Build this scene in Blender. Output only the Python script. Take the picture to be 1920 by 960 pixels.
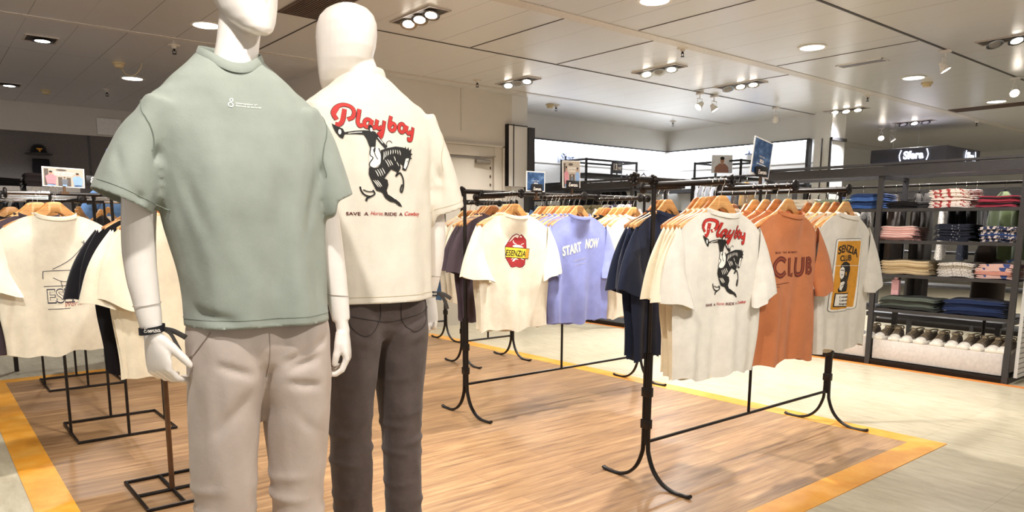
import bpy, bmesh, math, random
from math import sin, cos, pi, radians, sqrt, exp, atan2
from mathutils import Vector, Matrix, noise
from mathutils.bvhtree import BVHTree

for o in list(bpy.data.objects): bpy.data.objects.remove(o, do_unlink=True)
scene = bpy.context.scene
C = scene.collection

# ------------------------------------------------------------------ camera, world, exposure
cd = bpy.data.cameras.new('camera'); cam = bpy.data.objects.new('camera', cd); C.objects.link(cam)
cd.sensor_width = 36.0; cd.sensor_fit = 'HORIZONTAL'
cd.lens = 36.0 * 1355.75 / 1920
cd.shift_y = 147.0 / 1920
cd.clip_start = 0.05; cd.clip_end = 100
r_ = Vector((0.773007, -0.634382, 0.004448)); u_ = Vector((0.092344, 0.119455, 0.988536)); f_ = Vector((0.627641, 0.763734, -0.150921))
m3 = Matrix((r_, u_, -f_)).transposed()
cam.matrix_world = Matrix.Translation((0, 0, 1.2)) @ m3.to_4x4()
scene.camera = cam

w = bpy.data.worlds.new('world'); scene.world = w; w.use_nodes = True
bg = w.node_tree.nodes['Background']; bg.inputs[0].default_value = (1.0, 0.975, 0.95, 1); bg.inputs[1].default_value = 0.42
scene.view_settings.view_transform = 'Standard'; scene.view_settings.look = 'None'
scene.view_settings.gamma = 1.0; scene.view_settings.use_curve_mapping = False
scene.view_settings.exposure = 0.38
SPOT = 1.0          # overall power of the ceiling spots
CEIL = 2.75

# ------------------------------------------------------------------ materials
MATS = {}
def srgb(h):
    if isinstance(h, str):
        h = h.lstrip('#'); c = [int(h[i:i+2], 16)/255 for i in (0, 2, 4)]
    else: c = list(h)
    return tuple(((v/12.92) if v <= 0.04045 else ((v+0.055)/1.055)**2.4) for v in c) + (1,)
def new_mat(name):
    m = bpy.data.materials.new(name); m.use_nodes = True
    nt = m.node_tree; return m, nt, nt.nodes['Principled BSDF']
def N(nt, t, **k):
    n = nt.nodes.new(t)
    for a, b in k.items(): setattr(n, a, b)
    return n
def coords(nt, scale=(1, 1, 1), rot=(0, 0, 0), loc=(0, 0, 0)):
    tc = N(nt, 'ShaderNodeTexCoord'); mp = N(nt, 'ShaderNodeMapping')
    mp.inputs['Scale'].default_value = scale; mp.inputs['Rotation'].default_value = rot; mp.inputs['Location'].default_value = loc
    nt.links.new(tc.outputs['Object'], mp.inputs[0]); return mp.outputs[0]
def ramp(nt, src, stops):
    r = N(nt, 'ShaderNodeValToRGB'); el = r.color_ramp.elements
    while len(el) < len(stops): el.new(0.5)
    for e, (p, c) in zip(el, stops): e.position = p; e.color = c
    nt.links.new(src, r.inputs[0]); return r.outputs[0]
def mixc(nt, fac, a, b, mode='MIX'):
    m = N(nt, 'ShaderNodeMix', data_type='RGBA', blend_type=mode)
    for s, v in ((m.inputs[0], fac), (m.inputs[6], a), (m.inputs[7], b)):
        if hasattr(v, 'is_output'): nt.links.new(v, s)
        else: s.default_value = v
    return m.outputs[2]
def noise_t(nt, vec, scale, detail=3, rough=0.5):
    n = N(nt, 'ShaderNodeTexNoise'); n.inputs['Scale'].default_value = scale; n.inputs['Detail'].default_value = detail; n.inputs['Roughness'].default_value = rough
    nt.links.new(vec, n.inputs['Vector']); return n.outputs['Fac']
def bump(nt, b, h, strength, dist=0.001):
    n = N(nt, 'ShaderNodeBump'); n.inputs['Strength'].default_value = strength; n.inputs['Distance'].default_value = dist
    nt.links.new(h, n.inputs['Height']); nt.links.new(n.outputs[0], b.inputs['Normal'])
def plain(name, col, rough=0.5, metal=0.0, coat=0, var=0.04, scale=40):
    if name in MATS: return MATS[name]
    m, nt, b = new_mat(name); c = srgb(col)
    v = noise_t(nt, coords(nt), scale)
    dark = tuple(x*(1-var*2) for x in c[:3]) + (1,); lite = tuple(min(1, x*(1+var*2)) for x in c[:3]) + (1,)
    nt.links.new(ramp(nt, v, [(0.3, dark), (0.7, lite)]), b.inputs['Base Color'])
    b.inputs['Roughness'].default_value = rough; b.inputs['Metallic'].default_value = metal
    if coat: b.inputs['Coat Weight'].default_value = coat; b.inputs['Coat Roughness'].default_value = 0.1
    MATS[name] = m; return m
def fabric(name, col, var=0.05, bs=0.35, rough=0.95, stretch=(1, 1, 1)):
    if name in MATS: return MATS[name]
    m, nt, b = new_mat(name); c = srgb(col)
    v = noise_t(nt, coords(nt, stretch), 18, 5, 0.65)
    dark = tuple(x*(1-var*2) for x in c[:3]) + (1,); lite = tuple(min(1, x*(1+var)) for x in c[:3]) + (1,)
    nt.links.new(ramp(nt, v, [(0.3, dark), (0.72, lite)]), b.inputs['Base Color'])
    b.inputs['Roughness'].default_value = rough; b.inputs['Sheen Weight'].default_value = 0.15; b.inputs['Specular IOR Level'].default_value = 0.2
    f = noise_t(nt, coords(nt, (1, 1, 0.6)), 420, 2); w2 = noise_t(nt, coords(nt), 28, 4)
    a = N(nt, 'ShaderNodeMath', operation='MULTIPLY_ADD'); nt.links.new(w2, a.inputs[0]); a.inputs[1].default_value = 3.0; nt.links.new(f, a.inputs[2])
    bump(nt, b, a.outputs[0], bs, 0.0012)
    MATS[name] = m; return m
def emit(name, col, s):
    if name in MATS: return MATS[name]
    m, nt, b = new_mat(name); b.inputs['Base Color'].default_value = srgb(col)
    b.inputs['Emission Color'].default_value = srgb(col); b.inputs['Emission Strength'].default_value = s
    MATS[name] = m; return m
def striped(name, cols, scale, axis=2, thresh=0.5, rough=0.9, noise_s=0):
    """fabric with woven stripes / print, cols = (ground, mark)"""
    if name in MATS: return MATS[name]
    m, nt, b = new_mat(name)
    v = coords(nt, (1, 1, 1))
    n = noise_t(nt, v, scale, 2, 0.5)
    nt.links.new(ramp(nt, n, [(max(0, thresh-0.02), srgb(cols[0])), (thresh+0.02, srgb(cols[1]))]), b.inputs['Base Color'])
    b.inputs['Roughness'].default_value = rough
    MATS[name] = m; return m

def wood_mat(name, c1, c2, c3, rough=0.45, stretch=(3, 45, 45)):
    if name in MATS: return MATS[name]
    m, nt, b = new_mat(name)
    n = noise_t(nt, coords(nt, stretch), 1.0, 6, 0.6)
    nt.links.new(ramp(nt, n, [(0.3, srgb(c1)), (0.5, srgb(c2)), (0.7, srgb(c3))]), b.inputs['Base Color'])
    b.inputs['Roughness'].default_value = rough; MATS[name] = m; return m

def floor_tile_mat():
    m, nt, b = new_mat('cream_vinyl_tile')
    v = coords(nt, (1, 1, 1), (0, 0, 0), (0.14, 0.23, 0))
    br = N(nt, 'ShaderNodeTexBrick'); nt.links.new(v, br.inputs['Vector'])
    br.offset = 0.0; br.inputs['Scale'].default_value = 1.0; br.inputs['Brick Width'].default_value = 0.61; br.inputs['Row Height'].default_value = 0.61
    br.inputs['Mortar Size'].default_value = 0.0012; br.inputs['Mortar Smooth'].default_value = 0.2
    br.inputs['Color1'].default_value = (1, 1, 1, 1); br.inputs['Color2'].default_value = (0.93, 0.93, 0.93, 1); br.inputs['Mortar'].default_value = (0.62, 0.6, 0.56, 1)
    n1 = noise_t(nt, coords(nt, (7, 1.6, 1), (0, 0, radians(-12))), 3.2, 8, 0.7)
    c = ramp(nt, n1, [(0.28, srgb('#aca087')), (0.48, srgb('#c2b79d')), (0.72, srgb('#d4cbb4'))])
    nt.links.new(mixc(nt, 1.0, c, br.outputs['Color'], 'MULTIPLY'), b.inputs['Base Color'])
    b.inputs['Roughness'].default_value = 0.28; b.inputs['Specular IOR Level'].default_value = 0.45
    return m
def floor_wood_mat():
    m, nt, b = new_mat('oak_vinyl_plank')
    v = coords(nt)
    br = N(nt, 'ShaderNodeTexBrick'); nt.links.new(v, br.inputs['Vector'])
    br.offset = 0.37; br.offset_frequency = 2; br.inputs['Scale'].default_value = 1.0
    br.inputs['Brick Width'].default_value = 1.22; br.inputs['Row Height'].default_value = 0.18
    br.inputs['Mortar Size'].default_value = 0.0010; br.inputs['Mortar Smooth'].default_value = 0.1; br.inputs['Bias'].default_value = 0
    br.inputs['Color1'].default_value = (0.74, 0.74, 0.74, 1); br.inputs['Color2'].default_value = (1.12, 1.12, 1.12, 1); br.inputs['Mortar'].default_value = (0.5, 0.45, 0.4, 1)
    g1 = noise_t(nt, coords(nt, (1.1, 13, 1)), 2.2, 8, 0.62)
    g2 = noise_t(nt, coords(nt, (2.2, 70, 1), (0, 0, 0), (3, 1, 0)), 1.6, 5, 0.6)
    wv = N(nt, 'ShaderNodeTexWave', wave_type='BANDS', bands_direction='Y'); wv.inputs['Scale'].default_value = 2.0; wv.inputs['Distortion'].default_value = 9; wv.inputs['Detail'].default_value = 4; wv.inputs['Detail Scale'].default_value = 0.7
    nt.links.new(coords(nt, (0.55, 4.0, 1)), wv.inputs['Vector'])
    c1 = ramp(nt, g1, [(0.30, srgb('#80614a')), (0.47, srgb('#a07c58')), (0.68, srgb('#b8956d'))])
    c2 = ramp(nt, g2, [(0.32, (0.76, 0.73, 0.70, 1)), (0.58, (1.08, 1.07, 1.05, 1))])
    c3 = ramp(nt, wv.outputs['Fac'], [(0.0, (0.86, 0.84, 0.82, 1)), (0.25, (1, 1, 1, 1))])
    a = mixc(nt, 1, c1, c2, 'MULTIPLY'); a = mixc(nt, 0.6, a, c3, 'MULTIPLY'); a = mixc(nt, 0.75, a, br.outputs['Color'], 'MULTIPLY')
    nt.links.new(a, b.inputs['Base Color']); b.inputs['Roughness'].default_value = 0.36; b.inputs['Specular IOR Level'].default_value = 0.4
    bump(nt, b, g2, 0.15, 0.0006)
    return m
def border_mat():
    m, nt, b = new_mat('yellow_vinyl_border')
    n = noise_t(nt, coords(nt, (1, 1, 1)), 6, 7, 0.65)
    nt.links.new(ramp(nt, n, [(0.3, srgb('#d98b1e')), (0.5, srgb('#e6a036')), (0.72, srgb('#efb557'))]), b.inputs['Base Color'])
    b.inputs['Roughness'].default_value = 0.33
    return m
def ceiling_mat():
    m, nt, b = new_mat('white_metal_ceiling_panel')
    v = coords(nt, (1, 1, 1), (0, 0, 0), (-0.12, -1.415, 0))      # panel seams: 0.352 m strips, 1.36 m long
    sp = N(nt, 'ShaderNodeSeparateXYZ'); nt.links.new(v, sp.inputs[0])
    def seam(sock, period, wd):
        a = N(nt, 'ShaderNodeMath', operation='PINGPONG'); nt.links.new(sock, a.inputs[0]); a.inputs[1].default_value = period/2
        l = N(nt, 'ShaderNodeMath', operation='LESS_THAN'); nt.links.new(a.outputs[0], l.inputs[0]); l.inputs[1].default_value = wd; return l.outputs[0]
    s1 = seam(sp.outputs[0], 0.352, 0.0022); s2 = seam(sp.outputs[1], 1.345, 0.003)
    mx = N(nt, 'ShaderNodeMath', operation='MAXIMUM'); nt.links.new(s1, mx.inputs[0]); nt.links.new(s2, mx.inputs[1])
    # each seam is open in some stretches only
    fl = N(nt, 'ShaderNodeTexWhiteNoise', noise_dimensions='2D')
    sn = N(nt, 'ShaderNodeVectorMath', operation='SNAP'); sn.inputs[1].default_value = (0.352, 1.345, 1)
    ad = N(nt, 'ShaderNodeVectorMath', operation='ADD'); ad.inputs[1].default_value = (0.176, 0.01, 0)
    nt.links.new(v, ad.inputs[0]); nt.links.new(ad.outputs[0], sn.inputs[0]); nt.links.new(sn.outputs[0], fl.inputs['Vector'])
    st = ramp(nt, fl.outputs['Value'], [(0.0, (0.12, 0.12, 0.12, 1)), (0.55, (0.45, 0.45, 0.45, 1)), (1.0, (1, 1, 1, 1))])
    f2 = N(nt, 'ShaderNodeMath', operation='MULTIPLY'); nt.links.new(mx.outputs[0], f2.inputs[0]); nt.links.new(st, f2.inputs[1])
    nt.links.new(mixc(nt, f2.outputs[0], srgb('#dcdad8'), srgb('#3a2f28')), b.inputs['Base Color'])
    b.inputs['Roughness'].default_value = 0.30; b.inputs['Metallic'].default_value = 0.25; b.inputs['Specular IOR Level'].default_value = 0.6
    n = noise_t(nt, coords(nt, (9, 0.5, 1)), 1.0, 2); bump(nt, b, n, 0.35, 0.006)
    return m

M = dict(
 tile=floor_tile_mat(), wood=floor_wood_mat(), border=border_mat(), ceiling=ceiling_mat(),
 wall=plain('painted_wall', '#d0c8bc', 0.8, var=0.008, scale=6), wallw=plain('white_painted_wall', '#dcdad6', 0.75, var=0.006, scale=6), wallg=plain('dark_grey_panel', '#6b6460', 0.7),
 black=plain('black_iron', '#231d1a', 0.42, 0.5, var=0.1), bmetal=plain('dark_grey_steel', '#3f3d3e', 0.45, 0.3), chrome=plain('chrome', '#c8c8c8', 0.18, 1.0, var=0.02),
 bronze=plain('bronze_tube', '#6b5340', 0.35, 0.8), white=plain('white_lacquer', '#e9e4dd', 0.4), grey=plain('grey_plastic', '#8f8b86', 0.5),
 skin=plain('gloss_white_mannequin', '#efe6dc', 0.28, 0, 0.35, var=0.01), hook=plain('polished_hook', '#c9c3bb', 0.22, 1.0, var=0.02),
 hangw=wood_mat('beech_hanger', '#b97f45', '#cf9759', '#ddab6e', 0.38, (4, 60, 60)), hangd=wood_mat('dark_beech_hanger', '#995a2c', '#b06f3a', '#bd8048', 0.4, (4, 60, 60)),
 cream=fabric('cream_jersey', '#efe3c9'), offw=fabric('off_white_jersey', '#e4ddd0'), ivory=fabric('ivory_jersey', '#e8dfca'),
 navy=fabric('navy_jersey', '#272d42'), orange=fabric('terracotta_jersey', '#c67a4e'), plum=fabric('plum_grey_jersey', '#4e4148'), lav=fabric('lavender_jersey', '#8d95cf'),
 slate=fabric('slate_purple_jersey', '#5d5873'), blk=fabric('black_jersey', '#17151a'), sage=fabric('sage_green_jersey', '#999f94', var=0.03), denim=fabric('denim_blue', '#4d6a8c'),
 chino=fabric('beige_chino_twill', '#c2b3a8', var=0.03, rough=0.85), jeans=fabric('charcoal_denim', '#5b504c', var=0.10, bs=0.6),
 red=plain('red_print_ink', '#bb2a22', 0.7), dred=plain('dark_print_ink', '#2a1512', 0.7), ink=plain('black_print_ink', '#17130f', 0.7), pwhite=plain('white_print_ink', '#efe8dc', 0.7),
 yellow=plain('yellow_print_ink', '#ecd23a', 0.7), amber=plain('amber_print_ink', '#d8952a', 0.7), maroon=plain('maroon_print_ink', '#5e1f1c', 0.7), teal=plain('teal_print_ink', '#5f8f9b', 0.7),
 lamp=emit('lamp_glass', '#fff4e6', 14), lampw=emit('diffuser', '#fffdf6', 6), signw=emit('lit_letters', '#e4ecff', 1.6), sblue=emit('blue_edge_light', '#7ea4e8', 2.2),
 cove=emit('cove_light', '#e9efff', 9),
)

# ------------------------------------------------------------------ mesh helpers
class MB:
    def __init__(s): s.v = []; s.f = []; s.mi = []; s.cur = 0
    def add(s, vs, fs):
        b = len(s.v); s.v += [tuple(v) for v in vs]
        for f in fs: s.f.append([i+b for i in f]); s.mi.append(s.cur)
    def box(s, x0, x1, y0, y1, z0, z1, M4=None, bev=0.0):
        if x0 > x1: x0, x1 = x1, x0
        if y0 > y1: y0, y1 = y1, y0
        if z0 > z1: z0, z1 = z1, z0
        if bev <= 0:
            vs = [(x, y, z) for x in (x0, x1) for y in (y0, y1) for z in (z0, z1)]
            fs = [(0, 1, 3, 2), (4, 6, 7, 5), (0, 4, 5, 1), (2, 3, 7, 6), (0, 2, 6, 4), (1, 5, 7, 3)]
        else:
            bm = bmesh.new(); bmesh.ops.create_cube(bm, size=1)
            for v in bm.verts: v.co = ((x0+x1)/2+v.co.x*(x1-x0), (y0+y1)/2+v.co.y*(y1-y0), (z0+z1)/2+v.co.z*(z1-z0))
            bmesh.ops.bevel(bm, geom=bm.edges[:], offset=bev, segments=2, affect='EDGES', profile=0.5)
            bm.verts.index_update(); vs = [tuple(v.co) for v in bm.verts]; fs = [[v.index for v in f.verts] for f in bm.faces]; bm.free()
        if M4: vs = [M4 @ Vector(v) for v in vs]
        s.add(vs, fs); return s
    def rings(s, rs, cap=True, closed=False):
        n = len(rs[0]); vs = [p for r in rs for p in r]; fs = []
        m = len(rs)
        for i in range(m if closed else m-1):
            a = i*n; b = ((i+1) % m)*n
            for k in range(n): fs.append((a+k, a+(k+1) % n, b+(k+1) % n, b+k))
        if cap and not closed:
            fs.append(list(range(n))[::-1]); fs.append([(m-1)*n+k for k in range(n)])
        s.add(vs, fs); return s
    def tube(s, pts, r, n=10, cap=True, closed=False, rb=None, side=None):
        pts = [Vector(p) for p in pts]; rs = []
        m = len(pts); prev = None
        for i, p in enumerate(pts):
            if closed: t = pts[(i+1) % m]-pts[i-1]
            else: t = pts[min(i+1, m-1)]-pts[max(i-1, 0)]
            t.normalize()
            if side is not None: a = Vector(side); a = (a - t*a.dot(t)).normalized()
            elif prev is None:
                a = Vector((0, 0, 1)) if abs(t.z) < 0.9 else Vector((1, 0, 0)); a = (a-t*a.dot(t)).normalized()
            else: a = (prev-t*prev.dot(t)).normalized()
            prev = a; b = t.cross(a)
            ra = r[i] if isinstance(r, (list, tuple)) else r
            rr = (rb[i] if isinstance(rb, (list, tuple)) else rb) if rb is not None else ra
            rs.append([p + a*cos(2*pi*k/n)*ra + b*sin(2*pi*k/n)*rr for k in range(n)])
        return s.rings(rs, cap, closed)
    def lathe(s, prof, n=20, origin=(0, 0, 0), axis=(0, 0, 1)):
        ax = Vector(axis).normalized(); a = Vector((1, 0, 0)) if abs(ax.x) < 0.9 else Vector((0, 1, 0)); a = (a-ax*a.dot(ax)).normalized(); b = ax.cross(a); o = Vector(origin)
        rs = [[o+ax*z + (a*cos(2*pi*k/n)+b*sin(2*pi*k/n))*max(r, 1e-4) for k in range(n)] for r, z in prof]
        return s.rings(rs, True)
    def poly_prism(s, pts, y0, y1, T=None):
        """outline in (x, z) extruded along y"""
        n = len(pts); vs = [(x, y0, z) for x, z in pts] + [(x, y1, z) for x, z in pts]
        fs = [list(range(n)), [n+k for k in range(n)][::-1]] + [(k, k+n, (k+1) % n+n, (k+1) % n) for k in range(n)]
        if T: vs = [T @ Vector(v) for v in vs]
        s.add(vs, fs); return s
    def mesh(s, name, smooth=True, ang=40):
        me = bpy.data.meshes.new(name); me.from_pydata(s.v, [], s.f); me.update()
        if any(s.mi): me.polygons.foreach_set('material_index', s.mi)
        bm = bmesh.new(); bm.from_mesh(me); bmesh.ops.recalc_face_normals(bm, faces=bm.faces[:])
        if smooth:
            for f in bm.faces: f.smooth = True
            for e in bm.edges:
                if len(e.link_faces) == 2 and e.calc_face_angle(0) > radians(ang): e.smooth = False
        bm.to_mesh(me); bm.free(); return me
    def build(s, name, mat, parent=None, smooth=True, ang=40):
        me = s.mesh(name, smooth, ang)
        for m in (mat if isinstance(mat, (list, tuple)) else [mat]): me.materials.append(m)
        return link(name, me, parent)
def link(name, me, parent=None):
    o = bpy.data.objects.new(name, me); C.objects.link(o)
    if parent: o.parent = parent
    return o
def tag(o, label=None, cat=None, group=None, kind=None):
    if label: o['label'] = label
    if cat: o['category'] = cat
    if group: o['group'] = group
    if kind: o['kind'] = kind
    return o
def thing(name, loc=(0, 0, 0), rz=0, label=None, cat=None, group=None):
    o = bpy.data.objects.new(name, None); C.objects.link(o); o.empty_display_size = 0.1
    o.location = loc; o.rotation_euler = (0, 0, rz); return tag(o, label, cat, group)
KIDS = {}
def copy_tree(o, parent=None, first=True):
    c = o.copy(); C.objects.link(c)
    c.parent = parent
    for ch in [x for x in bpy.data.objects if x.parent == o]: copy_tree(ch, c, False)
    return c
def struct(name, mb, mat, smooth=False):
    return tag(mb.build(name, mat, None, smooth), kind='structure')
def lerp(a, b, t): return a+(b-a)*t
def vl(a, b, t): return Vector(a).lerp(Vector(b), t)
def smooth01(t): t = max(0, min(1, t)); return t*t*(3-2*t)
def interp(tab, z):
    if z <= tab[0][0]: return tab[0][1:]
    for a, b in zip(tab, tab[1:]):
        if z <= b[0]:
            t = smooth01((z-a[0])/(b[0]-a[0]))*0.5 + 0.5*(z-a[0])/(b[0]-a[0])
            return tuple(lerp(p, q, t) for p, q in zip(a[1:], b[1:]))
    return tab[-1][1:]
def crom(pts, k=6, closed=False):
    P = [Vector(p) for p in pts]; out = []; n = len(P)
    for i in range(n if closed else n-1):
        p0 = P[(i-1) % n] if (closed or i > 0) else P[0]; p1 = P[i]; p2 = P[(i+1) % n]; p3 = P[(i+2) % n] if (closed or i < n-2) else P[-1]
        for j in range(k):
            t = j/k
            out.append(0.5*((2*p1)+(-p0+p2)*t+(2*p0-5*p1+4*p2-p3)*t*t+(-p0+3*p1-3*p2+p3)*t*t*t))
    if not closed: out.append(P[-1])
    return out

# ------------------------------------------------------------------ flat artwork (prints, letters): 2-D pieces laid on a surface
class Art:
    """2-D triangles in metres (x right, y up) with material slots; draped over a mesh or placed flat"""
    def __init__(s): s.layers = []      # (list of verts2d, faces, material, level)
    def poly(s, pts, mat, lvl=1):
        bm = bmesh.new(); vs = [bm.verts.new((p[0], p[1], 0)) for p in pts]
        es = [bm.edges.new((vs[i], vs[(i+1) % len(vs)])) for i in range(len(vs))]
        bmesh.ops.triangle_fill(bm, use_beauty=True, use_dissolve=False, edges=es)
        s._take(bm, mat, lvl); return s
    def rect(s, x0, y0, x1, y1, mat, lvl=1): return s.poly([(x0, y0), (x1, y0), (x1, y1), (x0, y1)], mat, lvl)
    def stroke(s, pts, wd, mat, lvl=1, closed=False, smooth=True, k=5, taper=False):
        P = crom([(p[0], p[1], 0) for p in pts], k, closed) if smooth else [Vector((p[0], p[1], 0)) for p in pts]
        n = len(P); vs = []
        for i, p in enumerate(P):
            t = (P[(i+1) % n]-P[i-1]) if closed else (P[min(i+1, n-1)]-P[max(i-1, 0)])
            if t.length < 1e-9: t = Vector((1, 0, 0))
            t.normalize(); nn = Vector((-t.y, t.x, 0)); ww = wd/2
            if taper: ww *= 0.25+0.75*sin(pi*min(1, max(0, i/(n-1))))
            vs += [p+nn*ww, p-nn*ww]
        fs = [(2*i, 2*i+1, 2*((i+1) % n)+1, 2*((i+1) % n)) for i in range(n if closed else n-1)]
        s.layers.append(([(v.x, v.y) for v in vs], fs, mat, lvl)); return s
    def ellipse(s, cx, cy, rx, ry, mat, lvl=1, n=18): return s.poly([(cx+rx*cos(2*pi*i/n), cy+ry*sin(2*pi*i/n)) for i in range(n)], mat, lvl)
    def ering(s, cx, cy, rx, ry, wd, mat, lvl=1, n=20): return s.stroke([(cx+rx*cos(2*pi*i/n), cy+ry*sin(2*pi*i/n)) for i in range(n)], wd, mat, lvl, True, False)
    def text(s, txt, x0, y0, height, mat, lvl=1, width=None, shear=0, bold=0.0, rot=0, bend=None, space=1.0):
        cu = bpy.data.curves.new('t', 'FONT'); cu.body = txt; cu.size = 1; cu.shear = shear; cu.offset = bold; cu.resolution_u = 3; cu.space_character = space
        ob = bpy.data.objects.new('t', cu); C.objects.link(ob)
        dg = bpy.context.evaluated_depsgraph_get(); me = bpy.data.meshes.new_from_object(ob.evaluated_get(dg))
        bm = bmesh.new(); bm.from_mesh(me); bpy.data.objects.remove(ob); bpy.data.curves.remove(cu); bpy.data.meshes.remove(me)
        if not bm.verts: bm.free(); return s
        xs = [v.co.x for v in bm.verts]; mnx, mxx = min(xs), max(xs)
        k = height/0.72; kx = (width/(mxx-mnx)) if width else k
        for v in bm.verts:
            x = (v.co.x-mnx)*kx; y = v.co.y*k
            if bend: y += bend(x)
            v.co = (x0+x*cos(rot)-y*sin(rot), y0+x*sin(rot)+y*cos(rot), 0)
        bmesh.ops.triangulate(bm, faces=bm.faces[:]); s._take(bm, mat, lvl); return s
    def _take(s, bm, mat, lvl):
        bm.verts.index_update(); s.layers.append(([(v.co.x, v.co.y) for v in bm.verts], [[v.index for v in f.verts] for f in bm.faces], mat, lvl)); bm.free()
    def scaled(s, kx, ky, dx=0, dy=0):
        a = Art(); a.layers = [([(x*kx+dx, y*ky+dy) for x, y in vs], fs, m, l) for vs, fs, m, l in s.layers]; return a
    def build(s, name, parent=None, surf=None, maxe=0.0065, step=0.00028, base=0.0011, T=None):
        bm = bmesh.new(); mats = []
        for vs, fs, mat, lvl in s.layers:
            if mat not in mats: mats.append(mat)
            mi = mats.index(mat); b2 = bmesh.new(); vv = [b2.verts.new((x, 0, y)) for x, y in vs]
            for f in fs:
                try: b2.faces.new([vv[i] for i in f])
                except ValueError: pass
            if surf:
                for _ in range(6):
                    lo = [e for e in b2.edges if e.calc_length() > maxe]
                    if not lo: break
                    bmesh.ops.subdivide_edges(b2, edges=lo, cuts=1)
                    bmesh.ops.triangulate(b2, faces=b2.faces[:])
            off = base+step*lvl; bad = []
            for v in b2.verts:
                if surf:
                    h = surf.ray_cast(Vector((v.co.x, -1.5, v.co.z)), Vector((0, 1, 0)))
                    if h[0] is None: bad.append(v); continue
                    v.co.y = h[0].y-off
                else: v.co.y = -off
            if bad: bmesh.ops.delete(b2, geom=bad, context='VERTS')
            b2.normal_update()
            for f in b2.faces:
                if f.normal.y > 0: f.normal_flip()
            b2.verts.index_update(); vv = [bm.verts.new(v.co) for v in b2.verts]
            for f in b2.faces:
                try: nf = bm.faces.new([vv[v.index] for v in f.verts]); nf.material_index = mi; nf.smooth = True
                except ValueError: pass
            b2.free()
        me = bpy.data.meshes.new(name); bm.to_mesh(me); bm.free()
        for m in mats: me.materials.append(m)
        if T: me.transform(T)
        return link(name, me, parent)

def bvh_of(me):
    return BVHTree.FromPolygons([v.co.copy() for v in me.vertices], [list(p.vertices) for p in me.polygons])

# ---- artwork pieces
def script_word(art, strokes, wd, mat, lvl, k=1.0, dx=0, dy=0, outline=None):
    for st in strokes:
        closed = st[0] == 'c'; pts = st[1:] if closed else st
        P = [((x*k+dx), (y*k+dy)) for x, y in pts]
        if outline: art.stroke(P, wd+outline[0], outline[1], lvl-1, closed)
        art.stroke(P, wd, mat, lvl, closed)
ESENZIA = [  # brushy connected lettering, unit x-height
 [(1.25, 1.45), (0.85, 1.75), (0.35, 1.5), (0.5, 1.05), (0.95, 0.95), (0.45, 0.85), (0.1, 0.45), (0.4, 0.02), (0.95, 0.15), (1.3, 0.45)],
 [(1.3, 0.45), (1.75, 1.0), (1.9, 0.6), (1.8, 0.1), (1.5, 0.1)], [(1.8, 0.1), (2.2, 0.4)],
 [(2.2, 0.4), (2.75, 0.75), (2.5, 1.0), (2.2, 0.55), (2.45, 0.03), (2.95, 0.4)],
 [(3.05, 1.0), (3.05, 0.05)], [(3.05, 0.6), (3.5, 1.0), (3.7, 0.75), (3.7, 0.1), (4.0, 0.1)],
 [(4.0, 0.95), (4.6, 0.95), (4.05, 0.05), (4.7, 0.05)], [(4.9, 1.0), (4.9, 0.1), (5.15, 0.1)],
 [(6.0, 0.9), (5.6, 1.0), (5.3, 0.5), (5.55, 0.02), (5.95, 0.3)], [(6.05, 1.0), (6.0, 0.3), (6.15, 0.05), (6.5, 0.3)]]
def esenzia(art, x0, y0, width, mat, lvl=1, wd=0.22):
    k = width/6.5
    script_word(art, [[(x, y*1.05) for x, y in s] for s in ESENZIA], wd*k, mat, lvl, k, x0, y0)
def z2(x, y): return ((x-420)*0.00048, (480-y)*0.00044)
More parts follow.
